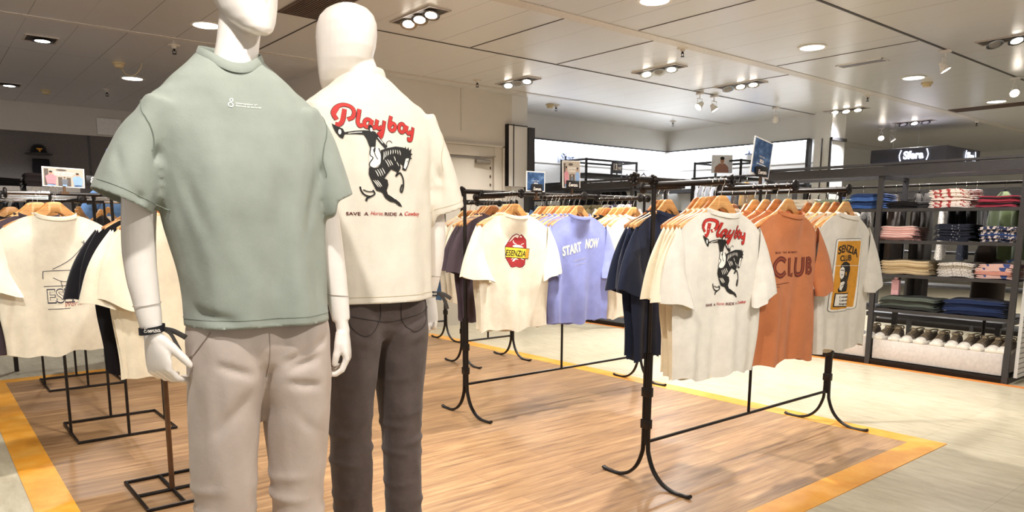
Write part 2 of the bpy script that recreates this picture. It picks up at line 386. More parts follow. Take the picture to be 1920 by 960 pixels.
def cowboy_art(art, kx=1.0):
    def Z(l): return [z2(*p) for p in l]
    word = [
     [(207, 128), (200, 165), (190, 210), (172, 238), (148, 236)], [(158, 205), (142, 160), (165, 118), (205, 98), (247, 110), (262, 145), (247, 185), (217, 200)],
     [(296, 122), (286, 168), (276, 215), (286, 242), (306, 230)],
     ['c', (360, 198), (338, 190), (318, 212), (322, 242), (344, 242), (358, 218)], [(370, 190), (360, 228), (372, 250), (390, 236)],
     [(408, 186), (396, 224), (408, 250), (436, 232)], [(458, 188), (442, 250), (424, 304), (402, 312), (404, 292), (432, 270)],
     [(512, 148), (497, 200), (490, 235), (502, 256), (524, 246), (536, 216), (518, 200), (498, 218)],
     ['c', (590, 196), (568, 210), (562, 240), (578, 260), (602, 244), (606, 212)],
     [(628, 206), (618, 240), (632, 264), (656, 244)], [(678, 212), (664, 262), (648, 308), (630, 310), (636, 292)]]
    kern = lambda p: (p[0]-(2 if p[0] > 480 else 0), p[1])
    sc = [([p if p == 'c' else z2(*kern(p)) for p in s]) for s in word]
    script_word(art, sc, 0.0104, M['red'], 3, 1, 0, 0, (0.0028, M['dred']))
    art.stroke(Z([(207, 128), (197, 170), (186, 215), (165, 240), (150, 234)]), 0.0125, M['red'], 3)
    art.stroke(Z([(152, 190), (145, 165), (168, 122)]), 0.0115, M['red'], 3)
    I = M['ink']; W = M['pwhite']
    art.poly(Z([(128, 232), (152, 250), (186, 268), (196, 296), (184, 336), (166, 326), (146, 292), (134, 262)]), I, 5)
    art.ellipse(*z2(168, 290), 0.004, 0.008, W, 6)
    art.poly(Z([(310, 270), (250, 278), (192, 292), (194, 304), (250, 300), (306, 300), (322, 330), (338, 386), (376, 384), (384, 330), (392, 300), (384, 276), (356, 270)]), I, 5)
    art.ellipse(*z2(352, 252), 0.0075, 0.0105, I, 5); art.ellipse(*z2(356, 262), 0.004, 0.006, W, 6)
    art.stroke(Z([(386, 296), (414, 336), (452, 382)]), 0.011, I, 5)
    art.stroke(Z([(398, 312), (430, 352)]), 0.0028, W, 6); art.stroke(Z([(214, 298), (262, 288), (296, 284)]), 0.0022, W, 6)
    art.poly(Z([(346, 384), (400, 384), (412, 430), (404, 500), (360, 534), (330, 516), (334, 450)]), W, 5)
    art.stroke(Z([(346, 384), (338, 440), (356, 462), (332, 500), (336, 528), (376, 534), (404, 506), (412, 440), (396, 390)]), 0.0034, I, 6)
    art.stroke(Z([(360, 400), (376, 450), (388, 470)]), 0.0026, I, 6); art.stroke(Z([(372, 386), (366, 420)]), 0.005, I, 6)
    art.poly(Z([(410, 404), (458, 384), (520, 368), (580, 370), (622, 384), (644, 410), (634, 450), (612, 500), (592, 540), (562, 534), (568, 500), (546, 488), (552, 520), (532, 556), (506, 546), (478, 536),
        (446, 576), (428, 604), (450, 614), (456, 650), (442, 690), (452, 718), (506, 748), (540, 776), (556, 806), (534, 800), (504, 776), (466, 768), (432, 746), (408, 704), (368, 692), (346, 640), (322, 580), (326, 532), (372, 538), (404, 510), (412, 460)]), I, 5)
    for a, b in (((432, 412), (426, 470)), ((446, 406), (440, 452)), ((460, 402), (456, 440)), ((478, 396), (474, 430)), ((496, 392), (494, 424)), ((512, 390), (514, 420)), ((528, 392), (534, 424)), ((546, 392), (554, 430)),
                 ((436, 470), (462, 520)), ((452, 466), (476, 512)), ((470, 470), (490, 506)), ((380, 540), (404, 590)), ((396, 536), (418, 584)), ((412, 530), (432, 572)), ((366, 548), (386, 592)), ((350, 620), (384, 668)), ((362, 618), (398, 670)), ((376, 618), (408, 664)),
                 ((470, 724), (508, 752)), ((596, 450), (574, 520)), ((608, 460), (590, 520)), ((520, 480), (536, 510)), ((500, 440), (512, 474))):
        art.stroke(Z([a, ((a[0]+b[0])/2+2, (a[1]+b[1])/2), b]), 0.0026, W, 6, taper=True)
    art.poly(Z([(600, 448), (622, 446), (604, 500), (588, 528), (576, 520)]), W, 6); art.ellipse(*z2(606, 470), 0.0016, 0.002, I, 7)
    for t in (((608, 384), (622, 362), (626, 392)), ((624, 390), (646, 372), (640, 404)), ((634, 406), (654, 412), (634, 430)), ((630, 430), (650, 448), (622, 450)), ((590, 378), (598, 360), (606, 384))): art.poly(Z(t), I, 5)
    art.stroke(Z([(346, 690), (358, 716), (330, 736), (296, 726), (276, 700), (268, 668)]), 0.0048, I, 5); art.stroke(Z([(330, 736), (308, 752), (304, 770)]), 0.006, I, 5); art.stroke(Z([(352, 700), (318, 702), (286, 690)]), 0.003, I, 5)
    art.stroke(Z([(530, 552), (512, 584), (532, 566), (548, 560), (568, 600), (570, 652), (556, 698), (546, 682), (560, 640)]), 0.005, I, 5)
    art.stroke(Z([(456, 376), (458, 346), (478, 330), (496, 344)]), 0.002, I, 5)
    h = 0.0105
    for t, x0, x1, sh, b in (('SAVE', 188, 272, 0, 0.02), ('A', 292, 318, 0, 0.02), ('RIDE', 426, 516, 0, 0.02), ('A', 532, 558, 0, 0.02), ('Horse,', 330, 416, 0.35, 0.0), ('Cowboy', 572, 714, 0.35, 0.015)):
        x, y = z2(x0, 872 if t[0] not in 'HC' else 870); art.text(t, x, y, h*(1.0 if sh == 0 else 1.25), M['red'] if sh else M['maroon'], 3, width=(x1-x0)*0.00048, shear=sh, bold=b)

# ------------------------------------------------------------------ hanging t-shirts
W0 = 0.262; HEM = -0.67
def shirt_meshes(seed, length=0.665, wfac=1.0, T0=0.020, amp=0.013, nfold=3.0, hem_pinch=0.06, sl=1.0):
    """local frame: x along the shoulders, viewer on -y, z = 0 at the neck end of the shoulder seam"""
    rnd = random.Random(seed); ph = [rnd.uniform(0, 6.28) for _ in range(6)]
    un = 0.33
    def zt(u, s):
        a = abs(u)*W0
        if a < un*W0:
            q = 1-(a/(un*W0))**2
            return (-0.022 if s < 0 else -0.075)*q**0.6      # s<0: the near panel
        t = (a-un*W0)/(W0-un*W0)
        return -0.015*t - 0.075*t**1.5 - 0.03*t**6
    def warp(x, z):
        g = smooth01((-z-0.02)/0.6)
        return g*(amp*sin(nfold*2*pi*x/0.52+ph[0]+z*1.2) + amp*0.65*sin(2*pi*x/0.11+ph[1]-z*2.0)*g) + g*0.012*noise.noise(Vector((x*7+ph[5], z*1.6, ph[2]))) + g*0.006*noise.noise(Vector((x*22+ph[2], z*5, ph[3]))) + 0.003*sin(x*40+ph[4])*smooth01((-z)/0.15)
    def body_pt(u, s, v, side):
        z1 = zt(u, side); z0 = -length + 0.010*sin(u*5+ph[2]) + 0.006*sin(u*11+ph[5])
        z = lerp(z0, z1, v)
        ww = W0*wfac*(1-hem_pinch*smooth01((0.55-v)/0.55)+0.012*sin(v*7+ph[3]))
        x = u*ww
        T = T0*(1+0.35*(1-v)) * sqrt(max(0, 1-abs(u)**3))
        e = smooth01((v-0.80)/0.20)
        T1 = 0.003+0.050*max(0, 1-(abs(u)/un)**2)**0.5 if abs(u) < un else 0.003
        T = lerp(T, T1, e)
        y = side*T + warp(x, z)
        return Vector((x, y, z))
    nu = 30; nv = 26; rings = []
    for j in range(nv+1):
        v = 1-(1-j/nv)**1.0
        r = []
        for k in range(nu+1): u = -1+2*k/nu; u = sin(u*pi/2)*0.35+u*0.65; r.append(body_pt(u, 0, v, -1))
        for k in range(nu-1, 0, -1): u = -1+2*k/nu; u = sin(u*pi/2)*0.35+u*0.65; r.append(body_pt(u, 0, v, 1))
        rings.append(r)
    b = MB(); b.rings(rings, cap=False)
    body = b.mesh('t', True, 80)
    # sleeves
    f = MB(); f.v = list(b.v); f.f = [list(x) for x in b.f]; f.mi = list(b.mi)
    for sd in (-1, 1):
        o0 = Vector((0.238, 0, -0.060)); o1 = Vector((0.352+rnd.uniform(-.02, .03), -0.012, -0.335*sl+rnd.uniform(-.01, .01)))
        i0 = Vector((0.205, 0, -0.275)); i1 = Vector((0.180+rnd.uniform(-.015, .015), -0.046, -0.385*sl+rnd.uniform(-.01, .01)))
        rs = []; NS = 12
        for j in range(NS+1):
            t = j/NS
            o = o0.lerp(o1, t)+Vector((0.018*sin(pi*t), 0, 0.012*sin(pi*t))); i = i0.lerp(i1, t)
            ax = o-i; cen = (o+i)/2; th = lerp(0.016, 0.036, smooth01(t)); r = []
            for k in range(22):
                a = 2*pi*k/22; cc = cos(a); ss = sin(a)
                p = cen+ax*0.5*cc
                y = th*ss*sqrt(max(0.0, 1-0.25*cc*cc)) + 0.006*t*sin(cc*7+ph[1]) + 0.004*t*sin(cc*13+ph[4])
                r.append(Vector((sd*p.x, p.y+y+warp(sd*0.2, -0.25)*0.7, p.z+0.006*t*sin(a*3+ph[3]))))
            rs.append(r)
        f.rings(rs, cap=False)
        # turned-in hem inside the cuff so the opening has thickness
        inner = [[p.lerp(sum(rr, Vector())/len(rr), 0.035) for p in rr] for rr in (rs[-1], rs[-3])]
        f.rings([rs[-1], inner[0], inner[1]], cap=False)
    full = f.mesh('t', True, 80)
    # collar rib following the neckline
    c = MB(); rr = []; n = 44
    for k in range(n):
        a = 2*pi*k/n; u = un*cos(a); side = -1 if sin(a) < 0 else 1
        p = body_pt(u, 0, 1.0, side); q = 1-(abs(u)/un)**2
        p.y = side*(0.006+0.050*sqrt(max(0, q)))*1.0
        rr.append(p)
    rings = []
    for p in rr: rings.append(p)
    out = []
    for h, off in ((-0.004, 0.0015), (0.006, 0.0022), (0.014, 0.0012), (0.015, -0.0015), (0.004, -0.003)):
        out.append([Vector((p.x*(1+off*3-0.012*max(0, h)/0.014), p.y+(-off if p.y < 0 else off), p.z+h)) for p in rings])
    c.rings(out, cap=False)
    coll = c.mesh('c', True, 60)
    return body, full, coll

def hanger_parts(mat_w, var=0):
    b = MB()
    top = [(0, 0.0), (0.024, -0.003), (0.045, -0.022), (0.080, -0.052), (0.12, -0.074), (0.165, -0.092), (0.205, -0.116)]
    bot = [(0.205, -0.134), (0.165, -0.118), (0.12, -0.104), (0.080, -0.090), (0.045, -0.072), (0.02, -0.056), (0, -0.048)]
    rs = []
    TP = crom([(x, 0, z) for x, z in top], 4); BP = crom([(x, 0, z) for x, z in bot[::-1]], 4)
    for i in list(range(len(TP)-1, 0, -1)): rs.append((-TP[i].x, TP[i].z, BP[i].z))
    for i in range(len(TP)): rs.append((TP[i].x, TP[i].z, BP[i].z))
    rings = []
    for x, z1, z0 in rs:
        y = 0.030*(abs(x)/0.205)**2-0.004; th = 0.0065
        rings.append([Vector((x, y-th, z0+.003)), Vector((x, y-th, z1-.003)), Vector((x, y-th*.5, z1)), Vector((x, y+th*.5, z1)), Vector((x, y+th, z1-.003)), Vector((x, y+th, z0+.003)), Vector((x, y+th*.5, z0)), Vector((x, y-th*.5, z0))])
    b.rings(rings, cap=True); body = b.mesh('h', True, 50); body.materials.append(mat_w)
    h = MB(); pts = [(0, 0, -0.02), (0, 0, 0.010), (0.004, 0, 0.022)]
    for k in range(15):
        a = radians(-60+k*17); pts.append((0.0+0.0185*cos(a)*1.0, 0, 0.053+0.0185*sin(a)))
    h.tube(crom(pts, 2), 0.0017, 6); hook = h.mesh('k', True, 60); hook.materials.append(M['hook'])
    return body, hook
HB, HK = hanger_parts(M['hangw']); HBD = HB.copy(); HBD.materials.clear(); HBD.materials.append(M['hangd'])
def hanger(x, y, zrail, rz, label, group, dark=False):
    t = thing('coat_hanger', (x, y, zrail-0.057), rz, label, 'hanger', group)
    link('hanger_body', HBD if dark else HB, t); link('hook', HK, t)
    return t
VARS = [shirt_meshes(s, amp=a) for s, a in ((3, 0.011), (8, 0.014), (21, 0.012))]
SH = {}
def mesh_for(var, mat):
    k = (var, mat.name)
    if k not in SH:
        a = VARS[var][1].copy(); a.materials.clear(); a.materials.append(mat); b = VARS[var][2].copy(); b.materials.clear(); b.materials.append(mat); SH[k] = (a, b)
    return SH[k]
ORD = ['first', 'second', 'third', 'fourth', 'fifth', 'sixth', 'seventh', 'eighth', 'ninth', 'tenth', 'eleventh', 'twelfth']
def shirt(x, y, zrail, rz, mat, label, group, var=0, prints=None, own=None, drop=0.121):
    body, full, coll = own if own else VARS[var]
    t = thing('t_shirt', (x, y, zrail-drop), rz, label, 't-shirt', group)
    if own:
        full.materials.append(mat); coll.materials.append(mat); link('shirt_body', full, t); link('collar', coll, t)
    else:
        a, b = mesh_for(var, mat); link('shirt_body', a, t); link('collar', b, t)
    if prints:
        art = Art(); prints(art); art.build('print', t, bvh_of(body))
    return t

# ------------------------------------------------------------------ garment racks
def disc(mb, c, axis, r=0.028, th=0.012):
    mb.lathe([(0, -th*.5), (r*.75, -th*.5), (r, -th*.2), (r, th*.2), (r*.8, th*.5), (r*.35, th*.55), (r*.3, th*1.0), (0, th*1.0)], 20, c, axis)
def rosette(mb, c, axis, r=0.028):
    ax = Vector(axis).normalized(); a = Vector((0, 0, 1)); b = ax.cross(a)
    mb.lathe([(0, -.005), (r*.8, -.005), (r*.8, .004), (0, .006)], 18, c, axis)
    mb.lathe([(0, 0), (r*.3, 0), (r*.3, .013), (0, .015)], 10, c, axis)
    for k in range(8):
        q = Vector(c)+(a*cos(k*pi/4)+b*sin(k*pi/4))*r*.74
        mb.lathe([(0, -.006), (r*.27, -.006), (r*.27, .007), (r*.1, .010), (0, .010)], 8, q, axis)
def floor_rack(x0, x1, Y, zr, arms, label, ext=0.13, armlen=0.385, arm_dirs=(-1,), ext_r=0.04):
    """two-post iron rack with flared feet, a top bar and face-out arms"""
    t = thing('garment_rack', ((x0+x1)/2, Y, 0), 0, label, 'clothes rack', None); cx = (x0+x1)/2
    def P(x, y, z): return Vector((x-cx, y-Y, z))
    for x in (x0, x1):
        p = MB(); p.tube([P(x, Y, 0.19), P(x, Y, zr-0.005)], 0.0105, 10); p.build('post', M['black'], t)
        for s in (-1, 1):
            q = MB(); ys = [(0.0135, 0.62), (0.0135, 0.40), (0.014, 0.20), (0.022, 0.14), (0.052, 0.075), (0.10, 0.030), (0.155, 0.010), (0.20, 0.007), (0.245, 0.010), (0.262, 0.016)]
            pts = crom([P(x, Y+s*a, b) for a, b in ys], 4)
            q.tube(pts, 0.0125, 8, rb=0.0085, side=(1, 0, 0)); q.build('foot', M['black'], t)
        for zc in (0.44, 0.29):
            q = MB(); q.box(x-cx-0.015, x-cx+0.015, -0.024, 0.024, zc-0.022, zc+0.022, bev=0.003); q.build('clamp', M['black'], t)
        h = MB(); rosette(h, P(x-0.012, Y, zr), (-1, 0, 0), 0.024); h.build('hub', M['black'], t)
    b = MB(); b.tube([P(x0, Y, 0.202), P(x1, Y, 0.202)], 0.0085, 8); b.build('bottom_bar', M['black'], t)
    b = MB(); xm = (x0+x1)/2; b.tube([P(xm, Y, 0.202), P(xm, Y, zr)], 0.008, 8); b.build('middle_upright', M['black'], t)
    b = MB(); b.tube([P(x0-ext, Y, zr), P(x1+ext_r, Y, zr)], 0.0135, 12); b.build('top_bar', M['black'], t)
    d = MB(); rosette(d, P(x0-ext, Y, zr), (-1, 0, 0), 0.030); d.build('end_disc', M['black'], t)
    d = MB(); disc(d, P(x1+ext_r, Y, zr), (1, 0, 0), 0.028); d.build('end_disc', M['black'], t)
    for ax, ln, sg in arms:
        a = MB(); a.tube([P(ax, Y, zr-0.020), P(ax, Y+sg*ln, zr-0.020)], 0.0125, 12); a.tube([P(ax, Y, zr-0.03), P(ax, Y, zr+.012)], 0.018, 10); am = a.build('arm', M['black'], t)
        d = MB(); (rosette if ax == arms[0][0] else disc)(d, P(ax, Y+sg*(ln+0.004), zr-0.020), (0, sg, 0), 0.027); d.build('end_disc', M['black'], am)
    return t

# ================================================================== THE ROOM
fx0, fx1, fy0, fy1 = 0.435, 4.197, 1.615, 6.52           # oak area
def slab(name, x0, x1, y0, y1, z0, z1, mat):
    b = MB(); b.box(x0, x1, y0, y1, z0, z1); return struct(name, b, mat)
slab('floor', -5, 18, -4, 14, -0.10, 0.0, M['tile'])
slab('floor_wood', fx0, fx1, fy0, fy1, 0.0, 0.0022, M['wood'])
slab('trim_1', fx0-0.15, fx1+0.14, fy0-0.152, fy0, 0, 0.003, M['border'])
slab('trim_2', fx1, fx1+0.14, fy0, fy1, 0, 0.003, M['border'])
slab('trim_3', fx0-0.15, fx0, fy0, fy1, 0, 0.003, M['border'])
slab('trim_4', fx0-0.15, fx1+0.14, fy1, fy1+0.14, 0, 0.003, M['border'])
slab('trim_5', 6.31, 6.37, -1, 7.0, 0, 0.003, plain('orange_floor_strip', '#d9853f', 0.4))
slab('trim_6', -1.0, 1.6, 7.92, 8.06, 0, 0.003, plain('orange_floor_strip', '#d9853f', 0.4))
slab('floor_carpet', -3.0, 3.2, 8.06, 11.6, 0, 0.003, plain('grey_carpet', '#7c777c', 0.9))
b = MB(); b.box(-5, 18, -4, 14, CEIL, CEIL+0.05); struct('ceiling', b, M['ceiling'])
# dark track channels and the pale seam bands of the ceiling
ck = plain('dark_channel', '#332a25', 0.5)
for i, (x0, x1, y0, y1, mt) in enumerate(((4.2, 16, 2.752, 2.776, ck), (2.3, 10, 5.455, 5.470, ck), (0.2, 16, 4.115, 4.235, plain('ceiling_band', '#cfc8c0', 0.4)), (0.2, 16, 6.80, 6.86, plain('ceiling_band', '#cfc8c0', 0.4)))):
    b = MB(); b.box(x0, x1, y0, y1, CEIL-0.004, CEIL+0.002); struct('trim_%d' % (10+i), b, mt)
for i, (x, y0, y1) in enumerate(((4.68, 2.79, 4.10), (2.57, 5.48, 6.79), (3.985, 4.24, 5.44), (6.73, 2.79, 4.10), (5.03, 4.24, 5.44), (7.2, 4.24, 5.44))):
    b = MB(); b.box(x-0.006, x+0.006, y0, y1, CEIL-0.003, CEIL+0.002); struct('trim_%d' % (20+i), b, ck)
# walls
b = MB(); b.box(-5, 3.35, 11.7, 11.8, 0, 2.38); struct('wall_left', b, M['wallg'])
b = MB(); b.box(-5, 3.35, 11.62, 11.8, 2.38, CEIL); struct('wall_left_fascia', b, M['wall'])
for k, x in enumerate((2.0, 0.2, -1.6)):
    b = MB(); b.box(x-0.012, x+0.012, 11.69, 11.70, 0, 2.38); struct('trim_%d' % (30+k), b, M['bmetal'])
b = MB(); b.box(3.35, 5.80, 7.08, 11.8, 0, CEIL); struct('wall_back', b, M['wall'])
b = MB(); b.box(5.035, 5.045, 7.07, 7.08, 2.27, CEIL); struct('trim_33', b, M['wall'])
b = MB(); b.box(5.80, 10.1, 8.17, 8.3, 0, 2.42); b.box(10.12, 10.25, 5.36, 8.3, 0, 2.42)
for x in (): pass
struct('wall_niche', b, M['wallw'])
b = MB(); b.box(5.80, 10.0, 8.05, 8.3, 2.41, CEIL); b.box(10.0, 10.25, 5.36, 8.05, 2.41, CEIL); struct('wall_niche_fascia', b, M['wallw'])
b = MB(); b.box(5.80, 10.0, 8.035, 8.05, 2.405, 2.425); b.box(9.985, 10.0, 5.5, 8.05, 2.405, 2.425); struct('trim_34', b, M['bmetal'])
b = MB(); b.box(5.85, 10.1, 8.166, 8.17, 2.095, 2.101); b.box(10.115, 10.12, 5.45, 8.15, 2.095, 2.101); struct('trim_35', b, M['grey'])
b = MB(); b.box(6.8, 10.05, 7.9, 8.17, 1.72, 1.78); b.box(9.85, 10.12, 5.5, 7.9, 1.72, 1.78); struct('trim_36', b, M['bmetal'])
b = MB(); b.box(9.86, 10.25, 5.12, 5.36, 0, CEIL); struct('wall_pillar', b, M['wallw'])
for k, (x0, x1, y0, y1, z0, z1) in enumerate(((9.84, 9.86, 5.10, 5.13, 0, 2.39), (9.84, 9.86, 5.235, 5.245, 0, 2.39), (9.90, 9.99, 5.46, 5.50, 0, 2.41), (9.84, 10.25, 5.09, 5.12, 2.36, 2.40))):
    b = MB(); b.box(x0, x1, y0, y1, z0, z1); struct('trim_%d' % (40+k), b, M['bmetal'])
# white panel with black edges beside the door
b = MB(); b.box(5.70, 6.0, 7.02, 7.08, 1.66, 2.39); struct('wall_panel', b, M['wallw'])
b = MB(); b.box(5.695, 5.703, 7.015, 7.08, 1.66, 2.40); b.box(5.775, 5.783, 7.01, 7.02, 1.66, 2.40); b.box(5.70, 6.0, 7.01, 7.08, 2.385, 2.395); struct('trim_44', b, M['black'])
b = MB(); b.box(6.0, 6.10, 6.99, 7.3, 0, 2.38); struct('trim_45', b, M['bmetal'])
b = MB(); b.box(5.80, 6.05, 7.08, 8.3, 0, CEIL); struct('wall_return', b, M['wallw'])
b = MB(); b.box(10.2, 18, 7.3, 7.4, 0, CEIL); b.box(17.6, 17.8, -4, 7.4, 0, CEIL); struct('wall_right', b, M['wallw'])
# cove light above the bright niche
def area(name, loc, sx, sy, energy, col, rot=(0, 0, 0), parent=None):
    l = bpy.data.lights.new(name, 'AREA'); l.shape = 'RECTANGLE'; l.size = sx; l.size_y = sy; l.energy = energy; l.color = col
    o = bpy.data.objects.new(name, l); C.objects.link(o); o.location = loc; o.rotation_euler = rot
    if parent: o.parent = parent
    return o
cv = thing('cove_light', (8.2, 8.12, 2.40), 0, 'long white strip light hidden above the bright back wall niche', 'light', 'strip lights over the bright niche')
b = MB(); b.box(-2.1, 1.75, -0.02, 0.02, 0, 0.015); b.build('light_strip', M['cove'], cv); area('niche_glow', (0, -0.02, -0.01), 3.9, 0.05, 30, (0.88, 0.93, 1.0), (radians(12), 0, 0), cv)
cv = thing('cove_light', (10.07, 6.85, 2.40), 0, 'white strip light over the niche wall on the right side', 'light', 'strip lights over the bright niche')
b = MB(); b.box(-0.02, 0.02, -1.3, 1.15, 0, 0.015); b.build('light_strip', M['cove'], cv); area('niche_glow', (-0.02, 0, -0.01), 0.05, 2.5, 22, (0.88, 0.93, 1.0), (0, radians(12), 0), cv)
# door
dm = plain('beige_door_paint', '#c9c0b2', 0.55, var=0.008, scale=6)
b = MB()
for x0, x1, z0, z1 in ((5.50, 5.62, 0, 2.11), (3.95, 4.07, 0, 2.11), (4.07, 5.50, 1.99, 2.11)): b.box(x0, x1, 7.04, 7.08, z0, z1, bev=0.008)
b.box(5.62, 5.64, 7.02, 7.08, 0, 2.13); b.box(3.93, 5.64, 7.02, 7.08, 2.11, 2.13)
d = tag(b.build('door_1', dm, None), kind='structure')
b = MB(); b.box(4.07, 5.46, 7.065, 7.078, 0.0, 1.975); b.build('door_leaf', plain('door_leaf_paint', '#cbc3b6', 0.5, var=0.008, scale=6), d)
b = MB(); b.tube([(5.22, 7.04, 1.93), (5.42, 7.03, 1.93)], 0.028, 12); b.tube([(5.27, 7.03, 1.96), (5.29, 7.0, 1.985), (5.50, 7.02, 2.0)], 0.007, 6); b.box(4.6, 5.27, 7.055, 7.065, 1.962, 1.985); b.build('door_closer', plain('closer_metal', '#9c948a', 0.35, 0.7), d)
b = MB()
for z in (1.85, 1.75, 1.65): b.box(5.445, 5.46, 7.055, 7.065, z, z+0.03)
b.build('hinge', M['bronze'], d)

# ================================================================== CEILING FITTINGS
def spot(name, loc, energy, target=None, size=0.05, ang=95, col=(1, 0.93, 0.84), parent=None, blend=0.6):
    l = bpy.data.lights.new(name, 'SPOT'); l.energy = energy*SPOT; l.spot_size = radians(ang); l.spot_blend = blend; l.shadow_soft_size = size; l.color = col
    o = bpy.data.objects.new(name, l); C.objects.link(o); o.location = loc
    if parent: o.parent = parent
    if target is not None:
        d = Vector(target)-(Vector(loc)+(parent.location if parent else Vector())); o.rotation_euler = d.to_track_quat('-Z', 'Y').to_euler()
    return o
def trio(x, y, lit, label, target=None, energy=60, col=(1, 0.93, 0.84), n=3):
    """recessed rectangular ceiling box with tilting lamp heads, long side along y"""
    t = thing('recessed_light', (x, y, CEIL), 0, label, 'ceiling light', 'recessed multi-lamp ceiling boxes'); L = 0.16*n+0.06
    b = MB(); s = 0.085
    for a in ((-s-.012, -s, -L/2-.012, L/2+.012), (s, s+.012, -L/2-.012, L/2+.012), (-s, s, -L/2-.012, -L/2), (-s, s, L/2, L/2+.012)): b.box(a[0], a[1], a[2], a[3], -0.010, 0.0)
    b.build('frame', plain('lamp_frame', '#bcb3aa', 0.4), t)
    b = MB(); b.box(-s, s, -L/2, L/2, -0.004, -0.001); b.build('housing', plain('lamp_box_inside', '#4a403a', 0.5, 0.3), t)
    for k in range(n):
        yy = (k-(n-1)/2)*0.16; tl = radians(20+8*k)
        b = MB(); ax = Vector((-0.25, -sin(tl)*0.6, -1)).normalized(); c = Vector((0, yy, -0.012))
        b.lathe([(0.028, -0.005), (0.055, 0.008), (0.066, 0.022), (0.060, 0.022), (0.0, 0.012)], 20, c, ax); h = b.build('lamp_head', M['chrome'], t)
        b = MB(); b.lathe([(0, 0), (0.050, 0.001), (0.0, 0.004)], 20, c+ax*0.018, ax); b.build('lamp_glass', M['lamp'] if lit[k] else M['grey'], h)
    if energy: spot('spot_beam', (0, 0, -0.06), energy, target if target else (x, y, 0), 0.06, 110, col, t)
    return t
warm = (1, 0.95, 0.86); neut = (1, 0.97, 0.93); cool = (0.93, 0.96, 1.0)
trio(3.11, 4.90, (1, 1, 1), 'recessed three-lamp box nearest to the back-turned mannequin head', (3.0, 4.0, 0.0), 115, warm)
trio(5.28, 6.35, (1, 0, 1), 'recessed lamp box in front of the beige door wall', (5.0, 6.0, 0), 110, neut)
trio(5.97, 4.95, (1, 0, 1), 'recessed lamp box left of the twin track spotlights', (5.2, 4.4, 0), 190, neut)
trio(7.28, 4.87, (1, 1, 0), 'recessed lamp box right of the twin track spotlights', (7.6, 5.2, 0), 190, cool)
trio(7.23, 2.22, (1, 1, 0), 'recessed lamp box at the right edge of the ceiling', (6.3, 2.3, 0.9), 90, neut)
trio(9.9, 4.96, (1, 1, 1), 'recessed three-lamp box beside the white pillar top', (9.4, 4.6, 0), 220, cool)
trio(11.8, 4.85, (0, 1, 0), 'recessed lamp box over the hanging dark sign', (11.4, 4.5, 0), 220, neut)
trio(12.4, 3.2, (0, 1, 1), 'recessed lamp box far right beyond the hanging dark sign', None, 220, neut)
def square_light(x, y, label, energy, target):
    t = thing('recessed_light', (x, y, CEIL), 0, label, 'ceiling light')
    b = MB(); s = 0.11
    for a in ((-s-.014, -s, -s-.014, s+.014), (s, s+.014, -s-.014, s+.014), (-s, s, -s-.014, -s), (-s, s, s, s+.014)): b.box(*a, -0.008, 0)
    b.build('frame', plain('lamp_frame', '#bcb3aa', 0.4), t)
    b = MB(); b.box(-s, s, -s, s, -0.004, -0.001); b.build('housing', plain('lamp_box_inside', '#4a403a', 0.5, 0.3), t)
    b = MB(); b.lathe([(0.03, 0), (0.07, -0.01), (0.085, -0.022), (0.078, -0.022), (0, -0.014)], 22, (0.01, 0, 0)); h = b.build('lamp_head', M['chrome'], t)
    b = MB(); b.lathe([(0, -0.018), (0.072, -0.019), (0, -0.023)], 22, (0.01, 0, 0)); b.build('lamp_glass', M['lamp'], h)
    spot('spot_beam', (0, 0, -0.05), energy, target, 0.06, 110, cool, t)
square_light(1.00, 7.59, 'square recessed ceiling light, the nearer of two at far left', 90, (0.9, 6.6, 0.3))
square_light(0.996, 10.28, 'square recessed ceiling light near the left fascia, the farther of two', 90, (1.0, 10.6, 1.0))
def round_light(x, y, label, energy=0, r=0.105, col=neut):
    t = thing('downlight', (x, y, CEIL), 0, label, 'ceiling light', 'round downlights')
    b = MB(); b.lathe([(r, 0), (r+0.018, -0.003), (r+0.018, -0.008), (r-0.004, -0.010), (r-0.004, -0.002)], 32); b.build('rim', M['white'], t)
    b = MB(); b.lathe([(0, -0.003), (r-0.004, -0.004), (r-0.006, -0.007), (0, -0.008)], 32); b.build('diffuser', M['lampw'], t)
    if energy: spot('down_beam', (0, 0, -0.03), energy, (x, y, 0), 0.10, 140, col, t, 0.9)
round_light(4.15, 3.50, 'round downlight cut by the top edge of the picture', 120, col=warm)
round_light(6.26, 3.48, 'bright round downlight above the terracotta shirts', 200)
round_light(8.32, 3.465, 'round downlight between the two hanging track spots', 200)
round_light(10.66, 3.42, 'round downlight beside the far brown grille', 200)
round_light(1.95, 6.20, 'round downlight half hidden behind the green-shirted mannequin neck', 60, col=warm)
round_light(2.0, 8.95, 'round downlight touching the green sleeve at the shoulder', 60, col=warm)
